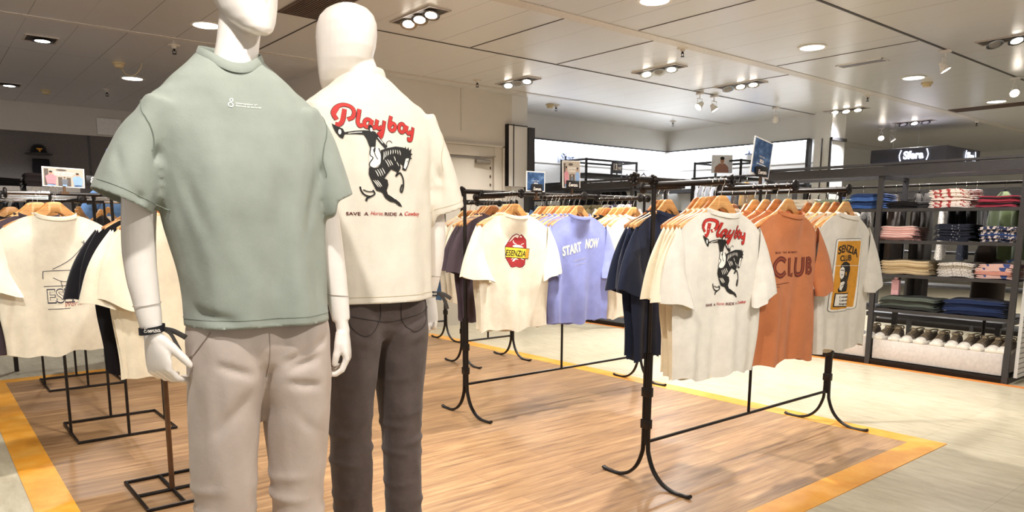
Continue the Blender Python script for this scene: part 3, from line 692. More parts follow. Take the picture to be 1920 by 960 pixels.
# lamps of the same kinds out of view, for mannequins and racks; some are added fill
trio(1.75, -0.35, (1, 1, 1), 'recessed three-lamp box aimed at the two mannequins', (0.85, 2.0, 1.2), 140, neut)
trio(0.2, 0.9, (1, 1, 1), 'recessed three-lamp box aimed at the mannequin shoulders', (0.75, 2.0, 1.3), 130, neut)
trio(3.0, 0.2, (1, 1, 1), 'recessed three-lamp box aimed at the rack with the orange shirts', (3.0, 1.9, 0.8), 70, neut)
trio(3.3, 2.75, (1, 1, 1), 'recessed three-lamp box straight above the right-hand rack', (3.5, 2.05, 0), 260, neut)
trio(1.5, 3.0, (1, 1, 1), 'recessed three-lamp box above the oak floor area', (2.2, 3.2, 0), 105, warm)
trio(0.9, 3.9, (1, 1, 1), 'recessed three-lamp box above the left racks', (0.7, 4.2, 0.4), 150, neut)
trio(0.0, 2.3, (1, 1, 1), 'added unseen three-lamp box brightening the white line-drawing shirt', (0.6, 4.1, 0.9), 110, neut)  # fill lamp added out of view to brighten the left rack
trio(5.3, 1.7, (1, 1, 1), 'added unseen three-lamp box brightening the right shelving unit', (6.5, 2.3, 0.7), 130, neut)
def track_spot(x, y, label, heads, energy=50, target=None, drop=0.0):
    t = thing('track_spotlight', (x, y, CEIL-0.004), 0, label, 'spotlight', 'white track spotlights')
    for k, (dx, dy, ax, on) in enumerate(heads):
        b = MB(); b.box(dx-0.02, dx+0.02, dy-0.045, dy+0.045, -0.022, 0); b.tube([(dx, dy, -0.02), (dx, dy, -0.07)], 0.006, 8); b.box(dx-0.05, dx+0.05, dy-0.006, dy+0.006, -0.075, -0.068)
        b.tube([(dx-0.048, dy, -0.07), (dx-0.048, dy, -0.15)], 0.003, 6); b.tube([(dx+0.048, dy, -0.07), (dx+0.048, dy, -0.15)], 0.003, 6); b.build('bracket', M['white'], t)
        a = Vector(ax).normalized(); c = Vector((dx, dy, -0.15))
        b = MB(); b.lathe([(0, -0.055), (0.022, -0.053), (0.030, -0.02), (0.046, 0.02), (0.048, 0.03), (0.043, 0.03), (0.04, 0.018), (0, 0.016)], 20, c, a); h = b.build('lamp_head', M['white'], t)
        b = MB(); b.lathe([(0, 0.018), (0.040, 0.019), (0.030, 0.026), (0, 0.028)], 20, c, a); b.build('lamp_glass', M['lamp'] if on else M['grey'], h)
        if energy: spot('spot_beam', tuple(c+a*0.05), energy, tuple(Vector((x, y, CEIL))+c+a*2) if target is None else target, 0.04, 60, neut, t)
track_spot(7.35, 5.46, 'pair of white track spotlights hanging from the ceiling seam left of centre', ((0, 0, (-0.8, 0.2, -0.7), 1), (0.28, 0, (0.3, -0.5, -0.9), 1)), 45)
track_spot(9.0, 5.46, 'small single white track spotlight turned away by the niche fascia', ((0, 0, (0.7, 0.6, -0.7), 0),), 0)
track_spot(12.1, 5.46, 'pair of white track spotlights beyond the white pillar', ((0, 0, (-0.8, -0.5, -0.8), 1), (0.4, 0, (0.2, -0.6, -0.9), 1)), 0)
track_spot(7.25, 2.765, 'white track spotlight on the right seam tilted downwards, nearer one', ((0, 0, (0.2, -0.5, -0.9), 1),), 60, (6.5, 2.3, 1.0))
track_spot(9.1, 2.765, 'white track spotlight on the right seam facing the viewer, farther one', ((0, 0, (-0.9, -0.5, -0.7), 1),), 50, (8.0, 2.3, 0.5))
def sprinkler(x, y, label):
    t = thing('sprinkler', (x, y, CEIL), 0, label, 'sprinkler', 'ceiling sprinklers')
    b = MB(); b.lathe([(0.05, 0), (0.048, -0.006), (0.022, -0.010), (0.018, -0.03)], 18); b.build('cover', M['wall'], t)
    b = MB(); b.lathe([(0.008, -0.03), (0.010, -0.045), (0.006, -0.05)], 8); b.tube([(-0.014, 0, -0.04), (-0.016, 0, -0.062), (0, 0, -0.072), (0.016, 0, -0.062), (0.014, 0, -0.04)], 0.003, 6); b.lathe([(0.018, -0.072), (0.018, -0.076)], 12); b.build('nozzle', M['black'], t)
for x, y, l in ((5.43, 4.24, 'ceiling sprinkler near the middle of the ceiling'), (4.91, 6.59, 'ceiling sprinkler above the beige door'), (1.94, 7.09, 'ceiling sprinkler left of the green-shirted mannequin neck'), (1.93, 9.92, 'ceiling sprinkler above the left mannequin sleeve'),
                (9.01, 4.26, 'ceiling sprinkler left of the smoke detector'), (12.4, 4.21, 'ceiling sprinkler above the hanging dark sign'), (6.70, 7.26, 'ceiling sprinkler beside the small detector'), (9.04, 7.19, 'ceiling sprinkler in the niche corner')): sprinkler(x, y, l)
def detector(x, y, label, cord=False):
    t = thing('smoke_detector', (x, y, CEIL), 0, label, 'smoke detector', 'smoke detectors')
    pm = plain('aged_plastic', '#cdb98e', 0.5)
    b = MB(); b.lathe([(0.058, 0), (0.058, -0.014), (0.046, -0.018), (0.042, -0.034), (0.034, -0.046), (0, -0.048)], 20); b.build('detector_body', pm, t)
    if cord:
        b = MB(); b.tube(crom([(0.02, 0, -0.04), (0.05, -0.02, -0.10), (0.12, -0.05, -0.11), (0.17, -0.1, -0.05), (0.18, -0.12, 0.0)], 5), 0.004, 6); b.build('cord', pm, t)
detector(8.73, 3.49, 'yellowed smoke detector right of the round downlights'); detector(6.61, 7.28, 'small smoke detector above the niche')
detector(1.38, 10.45, 'smoke detector above the dark left wall'); detector(1.72, 8.21, 'smoke detector with a hanging cord near the green sleeve', True)
def vent(x0, x1, y0, y1, label, fm, slats=9, along='y'):
    cx, cy = (x0+x1)/2, (y0+y1)/2; t = thing('ceiling_vent', (cx, cy, CEIL), 0, label, 'air vent'); hx, hy = (x1-x0)/2, (y1-y0)/2
    b = MB()
    for a in ((-hx, -hx+.012, -hy, hy), (hx-.012, hx, -hy, hy), (-hx, hx, -hy, -hy+.012), (-hx, hx, hy-.012, hy)): b.box(*a, -0.008, 0)
    b.build('frame', fm[0], t)
    b = MB()
    for k in range(slats):
        x = -hx+.012+(2*hx-.024)*(k+.5)/slats; b.box(x-(hx/slats)*0.55, x+(hx/slats)*0.55, -hy+.012, hy-.012, -0.006, -0.001)
    b.build('slat_panel', fm[1], t)
    b = MB(); b.box(-hx+.01, hx-.01, -hy+.01, hy-.01, -0.0012, -0.0004); b.build('backing', fm[2], t)
bv = (plain('brown_vent', '#5a463a', 0.5), plain('brown_vent', '#5a463a', 0.5), plain('vent_dark', '#2a201b', 0.7)); wv_ = (M['white'], plain('vent_grey', '#8d8c95', 0.4), plain('vent_grey2', '#77767f', 0.6))
vent(2.24, 2.56, 3.9, 5.48, 'brown slatted ceiling grille between the two mannequin heads', bv, 14)
vent(10.95, 11.25, 2.6, 4.08, 'long brown ceiling grille at far right', bv, 8)
vent(7.15, 7.30, 3.27, 3.72, 'narrow white and grey ceiling vent right of the bright downlight', wv_, 5)

# ================================================================== RACKS AND SHIRTS
R1Y, R2Y = 2.11, 3.62; ZR = 1.393
floor_rack(2.54, 4.22, R1Y, ZR, ((2.54, 0.385, -1), (3.03, 0.385, -1), (3.52, 0.385, -1), (2.73, 0.22, 1), (3.52, 0.36, 1)), 'black iron clothes rack at right with cowboy, CLUB and SENZIA shirts')
floor_rack(2.60, 4.25, R2Y, ZR, ((2.72, 0.385, -1), (3.23, 0.385, -1), (3.75, 0.385, -1), (2.89, 0.27, 1)), 'black iron clothes rack in the middle with lips and lavender shirts', ext=0.02)
floor_rack(3.56, 4.11, 5.0, 1.385, ((3.50, 0.3, -1), (3.72, 0.3, -1)), 'short black iron clothes rack behind the lips-shirt rack', ext=0.4)
floor_rack(3.62, 4.20, 6.2, 1.385, ((3.7, 0.3, -1),), 'black iron clothes rack farthest back, by the beige door', ext=0.3)

rnd = random.Random(5)
def arm_set(xa, ys, zr, specs, place, hgroup, front_own=None):
    """ys: positions front to back; specs: (material, name, group, drop) per position"""
    for i, (y, sp) in enumerate(zip(ys, specs)):
        mat, nm, grp, rz, own, prints, dx = sp
        lab = nm if (prints or not grp) else '%s, %s %s' % (nm, ORD[i], place)
        hl = 'wooden hanger, %s from the front %s' % (ORD[i], place)
        hanger(xa+dx, y, zr, rz, hl, hgroup, dark=(i % 3 == 1))
        shirt(xa+dx+rnd.uniform(-.004, .004), y-0.006, zr, rz, mat, lab, grp, var=i % 3, prints=prints, own=own)
def S(mat, nm, grp=None, rz=0.0, own=None, prints=None, dx=0.0): return (mat, nm, grp, rz, own, prints, dx)

own1 = shirt_meshes(101, amp=0.013, nfold=2.0); own2 = shirt_meshes(102, amp=0.015, nfold=2.2, wfac=0.96); own3 = shirt_meshes(103, amp=0.013, nfold=2.6)
own4 = shirt_meshes(104, amp=0.012, nfold=2.4); own5 = shirt_meshes(105, amp=0.014, nfold=2.5); own6 = shirt_meshes(106, amp=0.011, nfold=1.8); own7 = shirt_meshes(107, amp=0.012, nfold=2)
def pr_cowboy(art):
    t = Art(); cowboy_art(t); k = t.scaled(0.97, 1.0, 0.012, -0.200); art.layers += k.layers
def pr_club(art):
    R = M['maroon']; x0, y0 = -0.135, -0.235
    brown = plain('rust_print_ink', '#8c4022', 0.7)
    def pie(f, m, w_, l): f(m, w_, l)
    C_ = [(x0+0.060+0.050*cos(radians(a)), y0+0.038*sin(radians(a))) for a in range(38, 330, 18)]
    L_ = [(-0.008, 0.040), (-0.004, -0.036), (0.024, -0.036)]
    U_ = [(0.046, 0.041), (0.044, -0.008), (0.054, -0.032), (0.074, -0.038), (0.094, -0.030), (0.102, -0.006), (0.102, 0.041)]
    B_ = [(0.130, 0.041), (0.130, -0.037)]
    for wd, m, l in ((0.021, R, 1), (0.009, brown, 2)):
        art.stroke(C_, wd, m, l); art.stroke([(a, y0+b) for a, b in U_], wd, m, l); art.stroke([(a, y0+b) for a, b in L_], wd*0.9, m, l, smooth=False)
        art.stroke([(a, y0+b) for a, b in B_], wd*0.8, m, l, smooth=False)
        art.stroke([(0.132, y0+0.036), (0.152, y0+0.030), (0.156, y0+0.014), (0.136, y0+0.003), (0.158, y0-0.008), (0.160, y0-0.026), (0.134, y0-0.034)], wd*0.8, m, l)
    art.text('MARK  THIS MOMENT', -0.12, y0+0.060, 0.009, R, 1, width=0.17, space=1.3, bold=0.01)
    art.stroke([(-0.125, y0-0.075), (0.0, y0-0.070)], 0.0022, R, 1); art.stroke([(-0.125, y0-0.086), (-0.085, y0-0.085)], 0.0022, R, 1)
def pr_senzia(art):
    real = art; art = Art(); x0, x1, y1, y0 = -0.085, 0.095, -0.145, -0.475; A = M['amber']; I = M['ink']
    def rr(a, b, c, d, r): 
        o = []
        for cx, cy, s in ((c-r, d-r, 0), (a+r, d-r, 90), (a+r, b+r, 180), (c-r, b+r, 270)): o += [(cx+r*cos(radians(s+k*30)), cy+r*sin(radians(s+k*30))) for k in range(4)]
        return o
    def sk(pts): return [(x+(y+0.31)*-0.06*-1, y) for x, y in pts]
    art.poly(sk(rr(x0-.012, y0-.012, x1+.012, y1+.012, 0.016)), I, 0); art.poly(sk(rr(x0-.010, y0-.010, x1+.010, y1+.010, 0.015)), M['pwhite'], 1)
    art.poly(sk(rr(x0, y0, x1, y1, 0.004)), A, 2)
    art.text('SENZIA', x0+0.012, y1-0.058, 0.036, I, 4, width=0.158, bold=0.03, bend=lambda x: -3.2*(x-0.06)**2+0.006)
    art.text('CLUB', x0+0.026, y1-0.096, 0.028, I, 4, width=0.100, bold=0.03)
    art.stroke(sk([(x0, -0.262), (x1, -0.268)]), 0.0025, M['pwhite'], 3)
    # portrait of a man in a jacket: hair, face, neck, lapels
    art.poly(sk([(-0.055, -0.262), (-0.035, -0.247), (0.0, -0.245), (0.030, -0.256), (0.040, -0.285), (0.034, -0.325), (0.026, -0.345), (0.030, -0.368), (0.020, -0.392), (-0.060, -0.392), (-0.064, -0.376), (-0.048, -0.360), (-0.052, -0.330), (-0.058, -0.300)]), I, 3)
    art.poly(sk([(-0.056, -0.275), (-0.040, -0.268), (-0.020, -0.276), (-0.014, -0.300), (-0.022, -0.318), (-0.044, -0.330), (-0.056, -0.318), (-0.060, -0.296)]), M['pwhite'], 4)
    art.stroke(sk([(-0.054, -0.286), (-0.040, -0.284), (-0.026, -0.290)]), 0.004, I, 5); art.stroke(sk([(-0.048, -0.308), (-0.034, -0.306)]), 0.003, I, 5); art.ellipse(0.005, -0.305, 0.006, 0.010, A, 4)
    art.poly(sk([(-0.050, -0.345), (-0.020, -0.340), (-0.005, -0.346), (-0.036, -0.385), (-0.055, -0.378)]), M['pwhite'], 4); art.stroke(sk([(-0.04, -0.362), (0.014, -0.352)]), 0.003, I, 5)
    art.poly(sk([(-0.075, -0.395), (0.055, -0.403), (0.052, -0.470), (-0.078, -0.462)]), I, 3); art.poly(sk([(-0.070, -0.400), (0.050, -0.408), (0.047, -0.465), (-0.073, -0.457)]), M['pwhite'], 4)
    for k, (tx, wd) in enumerate((('1: contains', 0.100), ('2, alcohol', 0.088), ('language', 0.092))): art.text(tx, -0.056, -0.420-0.0165*k, 0.0095, I, 6, width=wd, bold=0.03, rot=-0.05)
    k = art.scaled(1.22, 1.0, 0.0, 0.018); real.layers += k.layers
def pr_lips(real):
    art = Art()
    def Z(l): return [((x-560)*0.00030-0.015, (470-y)*0.00034-0.215) for x, y in l]
    R = plain('lip_red_ink', '#a3262a', 0.7); I = M['dred']; W = M['pwhite']
    out = [(540, 140), (590, 158), (608, 182), (640, 152), (690, 190), (752, 262), (762, 400), (745, 640), (735, 740), (690, 790), (620, 800), (545, 775), (480, 790), (430, 780), (385, 700), (330, 600), (322, 380), (400, 270), (470, 180)]
    P = Z(out)
    cx = sum(p[0] for p in P)/len(P); cy = sum(p[1] for p in P)/len(P)
    art.poly([(cx+(x-cx)*1.10, cy+(y-cy)*1.08) for x, y in P], W, 0); art.poly([(cx+(x-cx)*1.035, cy+(y-cy)*1.03) for x, y in P], I, 1); art.poly(P, R, 2)
    art.poly(Z([(400, 300), (470, 200), (540, 150), (585, 165), (600, 185), (580, 225), (545, 200), (510, 205), (470, 250)]), W, 3); art.poly(Z([(615, 210), (640, 172), (668, 210), (640, 205)]), W, 3)
    art.stroke(Z([(500, 260), (490, 290), (520, 325), (565, 342)]), 0.007, W, 3, taper=True); art.stroke(Z([(655, 350), (710, 330)]), 0.005, W, 3); art.poly(Z([(470, 385), (490, 360), (560, 350), (640, 362), (680, 385), (705, 412), (620, 408), (520, 400)]), W, 3)
    art.poly(Z([(460, 675), (490, 625), (540, 612), (605, 645), (540, 640), (490, 680)]), W, 3); art.stroke(Z([(440, 635), (480, 612)]), 0.004, W, 3); art.stroke(Z([(650, 628), (715, 652)]), 0.004, W, 3)
    art.poly(Z([(316, 385), (830, 432), (806, 640), (322, 592)]), M['ink'], 4); art.poly(Z([(322, 394), (820, 442), (798, 628), (328, 584)]), M['yellow'], 5); art.poly(Z([(758, 436), (820, 442), (798, 628), (742, 620)]), M['amber'], 6)
    art.text('ESENZIA', *Z([(322, 555)])[0], 0.040, M['ink'], 7, width=0.128, bold=0.02, rot=-0.10, shear=0.1)
    real.layers += art.scaled(1.15, 0.86, 0.012, -0.020).layers
def pr_start(art):
    W = plain('pale_yellow_ink', '#e8ead2', 0.7)
    art.text('START', -0.145, -0.245, 0.056, W, 2, width=0.160, shear=0.15, bold=0.04, rot=0.20); art.text('NOW', 0.035, -0.200, 0.056, W, 2, width=0.130, shear=0.25, bold=0.04, rot=0.05)
    g = plain('faded_ink', '#a7a9c0', 0.8); art.text('moments', -0.06, -0.285, 0.020, g, 1, width=0.10, rot=0.18, shear=0.3); art.text('of peace', -0.05, -0.310, 0.016, g, 1, width=0.085, rot=0.18, shear=0.3)

cr = 'on the cowboy-shirt rack arm'
ysA = [1.735+0.046*k for k in range(5)]+[2.17, 2.225, 2.28]
arm_set(2.50, ysA, ZR-0.020+0.0, [
    S(M['offw'], 'off-white t-shirt with red and black bucking horse cowboy print', None, -0.10, own1, pr_cowboy)] +
    [S(M['cream'], 'cream t-shirt seen from its sleeve', 'cream t-shirts behind the cowboy print', r, dx=0.024*(k+1)) for k, r in enumerate((-0.04, -0.02, 0.02, 0.03))] +
    [S(M['navy'], 'navy blue t-shirt seen from its sleeve', 'navy t-shirts on the right rack', r, dx=0.21+0.03*k) for k, r in enumerate((0.04, 0.05, 0.05))], cr, 'hangers on the cowboy-shirt arm')
arm_set(3.005, [1.74+0.055*k for k in range(4)], ZR-0.020, [S(M['orange'], 'terracotta orange t-shirt with maroon CLUB lettering', None, -0.05, own2, pr_club)] +
    [S(M['orange'], 'plain terracotta orange t-shirt', 'orange t-shirts behind the CLUB shirt', r) for r in (0.0, 0.03, 0.02)], 'on the CLUB-shirt rack arm', 'hangers on the orange-shirt arm')
arm_set(3.53, [1.74+0.048*k for k in range(5)], ZR-0.020, [S(M['offw'], 'off-white t-shirt with amber SENZIA CLUB poster print', None, -0.04, own3, pr_senzia)] +
    [S(M['ivory'], 'ivory t-shirt', 'ivory t-shirts behind the poster print', r) for r in (0.0, 0.02, 0.02, 0.03)], 'on the SENZIA-shirt rack arm', 'hangers on the SENZIA-shirt arm')
for k in range(2):
    hanger(3.52, 2.28+0.08*k, ZR-0.02, 0.1, 'empty wooden hanger at the back of the right rack, %s from the front' % ORD[k], 'empty hangers at the back of the right rack', True)
arm_set(2.70, [3.265+0.050*k for k in range(4)]+[3.69, 3.74, 3.79, 3.84], ZR-0.020, [S(M['ivory'], 'ivory t-shirt with red lips and yellow band print', None, -0.06, own4, pr_lips)] +
    [S(M['ivory'], 'ivory t-shirt seen from its sleeve', 'ivory t-shirts behind the lips print', r, dx=0.02*(k+1)) for k, r in enumerate((-0.02, 0.0, 0.03))] +
    [S(M['plum'], 'dark plum-grey t-shirt', 'plum-grey t-shirts on the middle rack', r, dx=0.17+0.014*k) for k, r in enumerate((0.03, 0.04, 0.05, 0.06))], 'on the lips-shirt rack arm', 'hangers on the lips-shirt arm')
arm_set(3.22, [3.27+0.040*k for k in range(9)], ZR-0.020, [S(M['lav'], 'lavender blue t-shirt with pale START NOW lettering', None, -0.02, own5, pr_start)] +
    [S(M['lav'], 'plain lavender blue t-shirt', 'lavender t-shirts behind START NOW', r, dx=-0.01*k) for k, r in enumerate((0.02, 0.03, 0.04, 0.05))] +
    [S(M['slate'], 'slate purple t-shirt', 'slate purple t-shirts on the middle rack', r, dx=-0.02) for r in (0.03, 0.03)] + [S(M['ivory'], 'ivory t-shirt', 'ivory t-shirts behind the slate ones', r, dx=-0.03) for r in (0.03, 0.03)],
    'on the START NOW rack arm', 'hangers on the lavender-shirt arm')
arm_set(3.74, [3.28+0.055*k for k in range(6)], ZR-0.020, [S(M['ivory'], 'bright ivory t-shirt', 'ivory t-shirts at the end of the middle rack', r) for r in (0.0, 0.02, 0.02, 0.03)] +
    [S(M['blk'], 'black t-shirt', 'black t-shirts at the end of the middle rack', r, dx=-0.02) for r in (0.03, 0.03)], 'on the middle rack far arm', 'hangers on the far arm of the middle rack')
arm_set(3.50, [4.72, 4.80, 4.88], 1.365, [S(M['ivory'], 'cream round-neck top', 'cream tops on the short rack', 0.0)]*3, 'on the left arm of the short rack', 'hangers on the short rack')
arm_set(3.17, [4.92, 4.98], 1.385, [S(M['denim'], 'blue denim shirt', 'denim shirts on the short rack', 0.1)]*2, 'on the bar end of the short rack', 'hangers at the bar end of the short rack')
arm_set(3.9, [6.0, 6.08], 1.365, [S(M['navy'], 'navy t-shirt', 'navy t-shirts on the farthest rack', 0.0)]*2, 'on the farthest rack', 'hangers on the farthest rack')

# --- left: four-way racks with welded rectangular bases
def box_rack(x0, x1, y0, y1, zr, label, arms):
    cx, cy = (x0+x1)/2, (y0+y1)/2; t = thing('garment_rack', (cx, cy, 0), 0, label, 'clothes rack')
    hx, hy = (x1-x0)/2, (y1-y0)/2; b = MB(); r = 0.0085
    b.tube([(-hx, -hy, 0.012), (hx, -hy, 0.012), (hx, hy, 0.012), (-hx, hy, 0.012)], r, 8, closed=True, side=(0, 0, 1)); b.build('base_frame', M['black'], t)
    for p in ((-hx, 0), (hx, 0), (0, -hy), (0, hy)):
        b = MB(); b.tube([(p[0], p[1], 0.012), (p[0], p[1], zr-0.02)], 0.008, 8); b.build('post', M['black'], t)
    b = MB(); b.tube([(-hx, 0, zr-0.02), (hx, 0, zr-0.02)], 0.009, 8); b.tube([(0, -hy, zr-0.02), (0, hy, zr-0.02)], 0.009, 8); b.build('top_cross', M['black'], t)
    for dx, dy, ln in arms:
        b = MB(); st = Vector((dx*hx, dy*hy, zr-0.02)); en = st+Vector((dx, dy, 0))*ln; b.tube([st, en], 0.011, 10); a = b.build('arm', M['chrome'] if dy == 0 else M['black'], t)
        b = MB(); disc(b, en, (dx, dy, 0), 0.029, 0.016); b.build('end_disc', M['black'], a)
    return t
box_rack(0.594, 1.092, 4.430, 4.93, 1.372, 'black four-post clothes rack with the white line-drawing shirt', ((0, -1, 0.36), (-1, 0, 0.2), (1, 0, 0.2)))
box_rack(0.65, 1.13, 5.96, 6.46, 1.372, 'black four-post clothes rack far left, behind the line-drawing shirt', ((0, -1, 0.36), (1, 0, 0.25)))
t = thing('garment_stand', (0.80, 3.385, 0), 0, 'bronze-pole clothes stand with a crossed square base, beside the beige trousers', 'clothes rack')
b = MB(); b.tube([(-0.146, -0.205, .01), (0.146, -0.205, .01), (0.146, 0.22, .01), (-0.146, 0.22, .01)], 0.009, 8, closed=True, side=(0, 0, 1)); b.tube([(-0.146, 0, .01), (0.146, 0, .01)], 0.008, 8); b.tube([(0, -0.205, .01), (0, 0.22, .01)], 0.008, 8); b.build('base_frame', M['black'], t)
b = MB(); b.tube([(0, 0, 0.01), (0, 0, 1.352)], 0.0115, 12); b.build('pole', M['bronze'], t)
b = MB(); b.tube([(0, 0.34, 1.352), (0, -0.22, 1.352)], 0.011, 10); b.build('arm', M['black'], t)
b = MB(); disc(b, (0, -0.225, 1.352), (0, -1, 0)); b.build('end_disc', M['black'], t)
def pr_line(art):
    I = plain('navy_line_ink', '#23243a', 0.7)
    st = [[(-0.08, -0.30), (-0.078, -0.27), (-0.06, -0.262), (0.10, -0.262)], [(-0.04, -0.255), (0.04, -0.21), (0.10, -0.145), (0.105, -0.12)], [(0.095, -0.125), (0.11, -0.14)], [(0.04, -0.255), (0.075, -0.215), (0.115, -0.20)], [(-0.04, -0.295), (0.0, -0.315), (0.06, -0.31), (0.11, -0.29)], [(-0.01, -0.312), (-0.005, -0.345)],
          [(-0.08, -0.335), (0.13, -0.335)], [(-0.07, -0.445), (0.02, -0.445)]]
    for s in st: art.stroke(s, 0.0028, I, 2)
    for k, ch in enumerate('ESENZIA'):
        x = -0.070+0.038*k*0.92
        art.text(ch, x, -0.415, 0.068, I, 2, width=0.034 if ch != 'I' else 0.014, bold=0.03); art.text(ch, x+0.003, -0.412, 0.062, M['ivory'], 3, width=0.028 if ch != 'I' else 0.008, bold=0.0)
    art.text('Worldwide', 0.0, -0.438, 0.024, plain('rust_line_ink', '#a5503f', 0.7), 4, width=0.13, shear=0.5, rot=0.12)
def pr_tiger(art):
    T = M['teal']; R = plain('orange_red_ink', '#c8452a', 0.7); I = M['ink']
    art.text('CAFE', -0.03, -0.27, 0.055, R, 2, width=0.2, bold=0.03); art.stroke([(0.13, -0.19), (0.07, -0.23), (0.16, -0.25)], 0.018, R, 3); art.ering(0.11, -0.32, 0.045, 0.032, 0.014, R, 2); art.rect(0.04, -0.405, 0.2, -0.362, I, 2)
    art.ering(0.11, -0.43, 0.045, 0.02, 0.012, R, 2); art.rect(0.03, -0.545, 0.2, -0.45, T, 3); art.stroke([(0.06, -0.47), (0.1, -0.52), (0.14, -0.47), (0.18, -0.53)], 0.008, I, 4); art.stroke([(0.05, -0.53), (0.12, -0.535), (0.19, -0.50)], 0.006, I, 4)
    art.text('MUSIC', 0.08, -0.60, 0.03, I, 2, width=0.1, bold=0.02)
lr = 'on the four-post rack at left'
arm_set(0.535, [4.10, 4.17, 4.25, 4.33], 1.352, [S(M['ivory'], 'white t-shirt with navy line drawing and red Worldwide script', None, 0.10, own6, pr_line)] + [S(M['ivory'], 'plain white t-shirt', 'white t-shirts behind the line drawing', 0.12)] +
        [S(M['plum'], 'dark plum t-shirt', 'plum t-shirts behind the white ones at left', 0.12, dx=-0.05), S(M['blk'], 'black t-shirt', 'black t-shirts behind the white ones at left', 0.14, dx=-0.06)], lr, 'hangers on the four-post rack at left')
arm_set(0.87, [3.20, 3.255, 3.31, 3.44, 3.50], 1.352, [S(M['cream'], 'cream t-shirt with orange and teal print behind the mannequin arm', None, -0.05, own7, pr_tiger)] + [S(M['cream'], 'cream t-shirt with drooping sleeve', 'cream t-shirts behind the mannequin arm', r, dx=-0.02) for r in (0.02, 0.08)] +
        [S(M['blk'], 'long black t-shirt', 'black t-shirts behind the mannequin arm', 0.08, dx=-0.04)]*2, 'on the bronze-pole stand', 'hangers on the bronze-pole stand')
arm_set(0.50, [5.66, 5.74, 5.82], 1.352, [S(M['blk'], 'black t-shirt', 'dark t-shirts on the far left rack', 0.1)] + [S(M['plum'], 'plum t-shirt', 'plum t-shirts on the far left rack', 0.1)]*2, 'on the far left rack', 'hangers on the far left rack')

# ================================================================== MANNEQUINS
def remeshed(mb, voxel, smooth_it=2):
    me = mb.mesh('r', True, 180); o = bpy.data.objects.new('r', me); C.objects.link(o)
    m = o.modifiers.new('r', 'REMESH'); m.mode = 'VOXEL'; m.voxel_size = voxel; m.use_smooth_shade = True
    if smooth_it: s = o.modifiers.new('s', 'SMOOTH'); s.factor = 0.5; s.iterations = smooth_it
    dg = bpy.context.evaluated_depsgraph_get(); out = bpy.data.meshes.new_from_object(o.evaluated_get(dg))
    bpy.data.objects.remove(o); bpy.data.meshes.remove(me)
    out.polygons.foreach_set('use_smooth', [True]*len(out.polygons)); return out
def ering(c, rx, ry, n=28, tilt=0.0, sq=2.0, lean=0.0):
    r = []
    for k in range(n):
        a = 2*pi*k/n; ca, sa = cos(a), sin(a)
        x = rx*(abs(ca)**(2/sq))*(1 if ca >= 0 else -1); y = ry*(abs(sa)**(2/sq))*(1 if sa >= 0 else -1)
        r.append(Vector((c[0]+x, c[1]+y, c[2]+y*tilt+x*lean)))
    return r
def head(mb, hx, hy, hz, yaw):
    """egg head with jaw, brow and a soft nose ridge, chin at hz, facing -y before yaw"""
    tab = [(0.000, 0.018, 0.016, -0.074), (0.010, 0.034, 0.034, -0.062), (0.030, 0.049, 0.056, -0.042), (0.055, 0.060, 0.074, -0.024), (0.085, 0.068, 0.088, -0.010), (0.120, 0.0735, 0.096, -0.002), (0.155, 0.0765, 0.099, 0.002),
           (0.185, 0.0755, 0.097, 0.004), (0.210, 0.068, 0.087, 0.005), (0.228, 0.054, 0.068, 0.006), (0.240, 0.034, 0.042, 0.006), (0.2455, 0.012, 0.014, 0.006)]
    R = Matrix.Rotation(yaw, 4, 'Z'); rs = []
    for z, rx, ry, cy in tab:
        r = ering((0, cy, z), rx, ry, 32, sq=2.15)
        for p in r:
            if p.y < cy:
                q = max(0, 1-(p.x/0.016)**2)
                if 0.055 < z < 0.13: p.y -= 0.010*q*sin((z-0.055)/0.075*pi)        # nose ridge
                if 0.03 < z < 0.06: p.y -= 0.003*max(0, 1-(p.x/0.022)**2)            # lips
                if 0.11 < z < 0.15: p.y += 0.004*max(0, 1-((abs(p.x)-0.032)/0.018)**2)
        rs.append([R @ p + Vector((hx, hy, hz)) for p in r])
    mb.rings(rs)
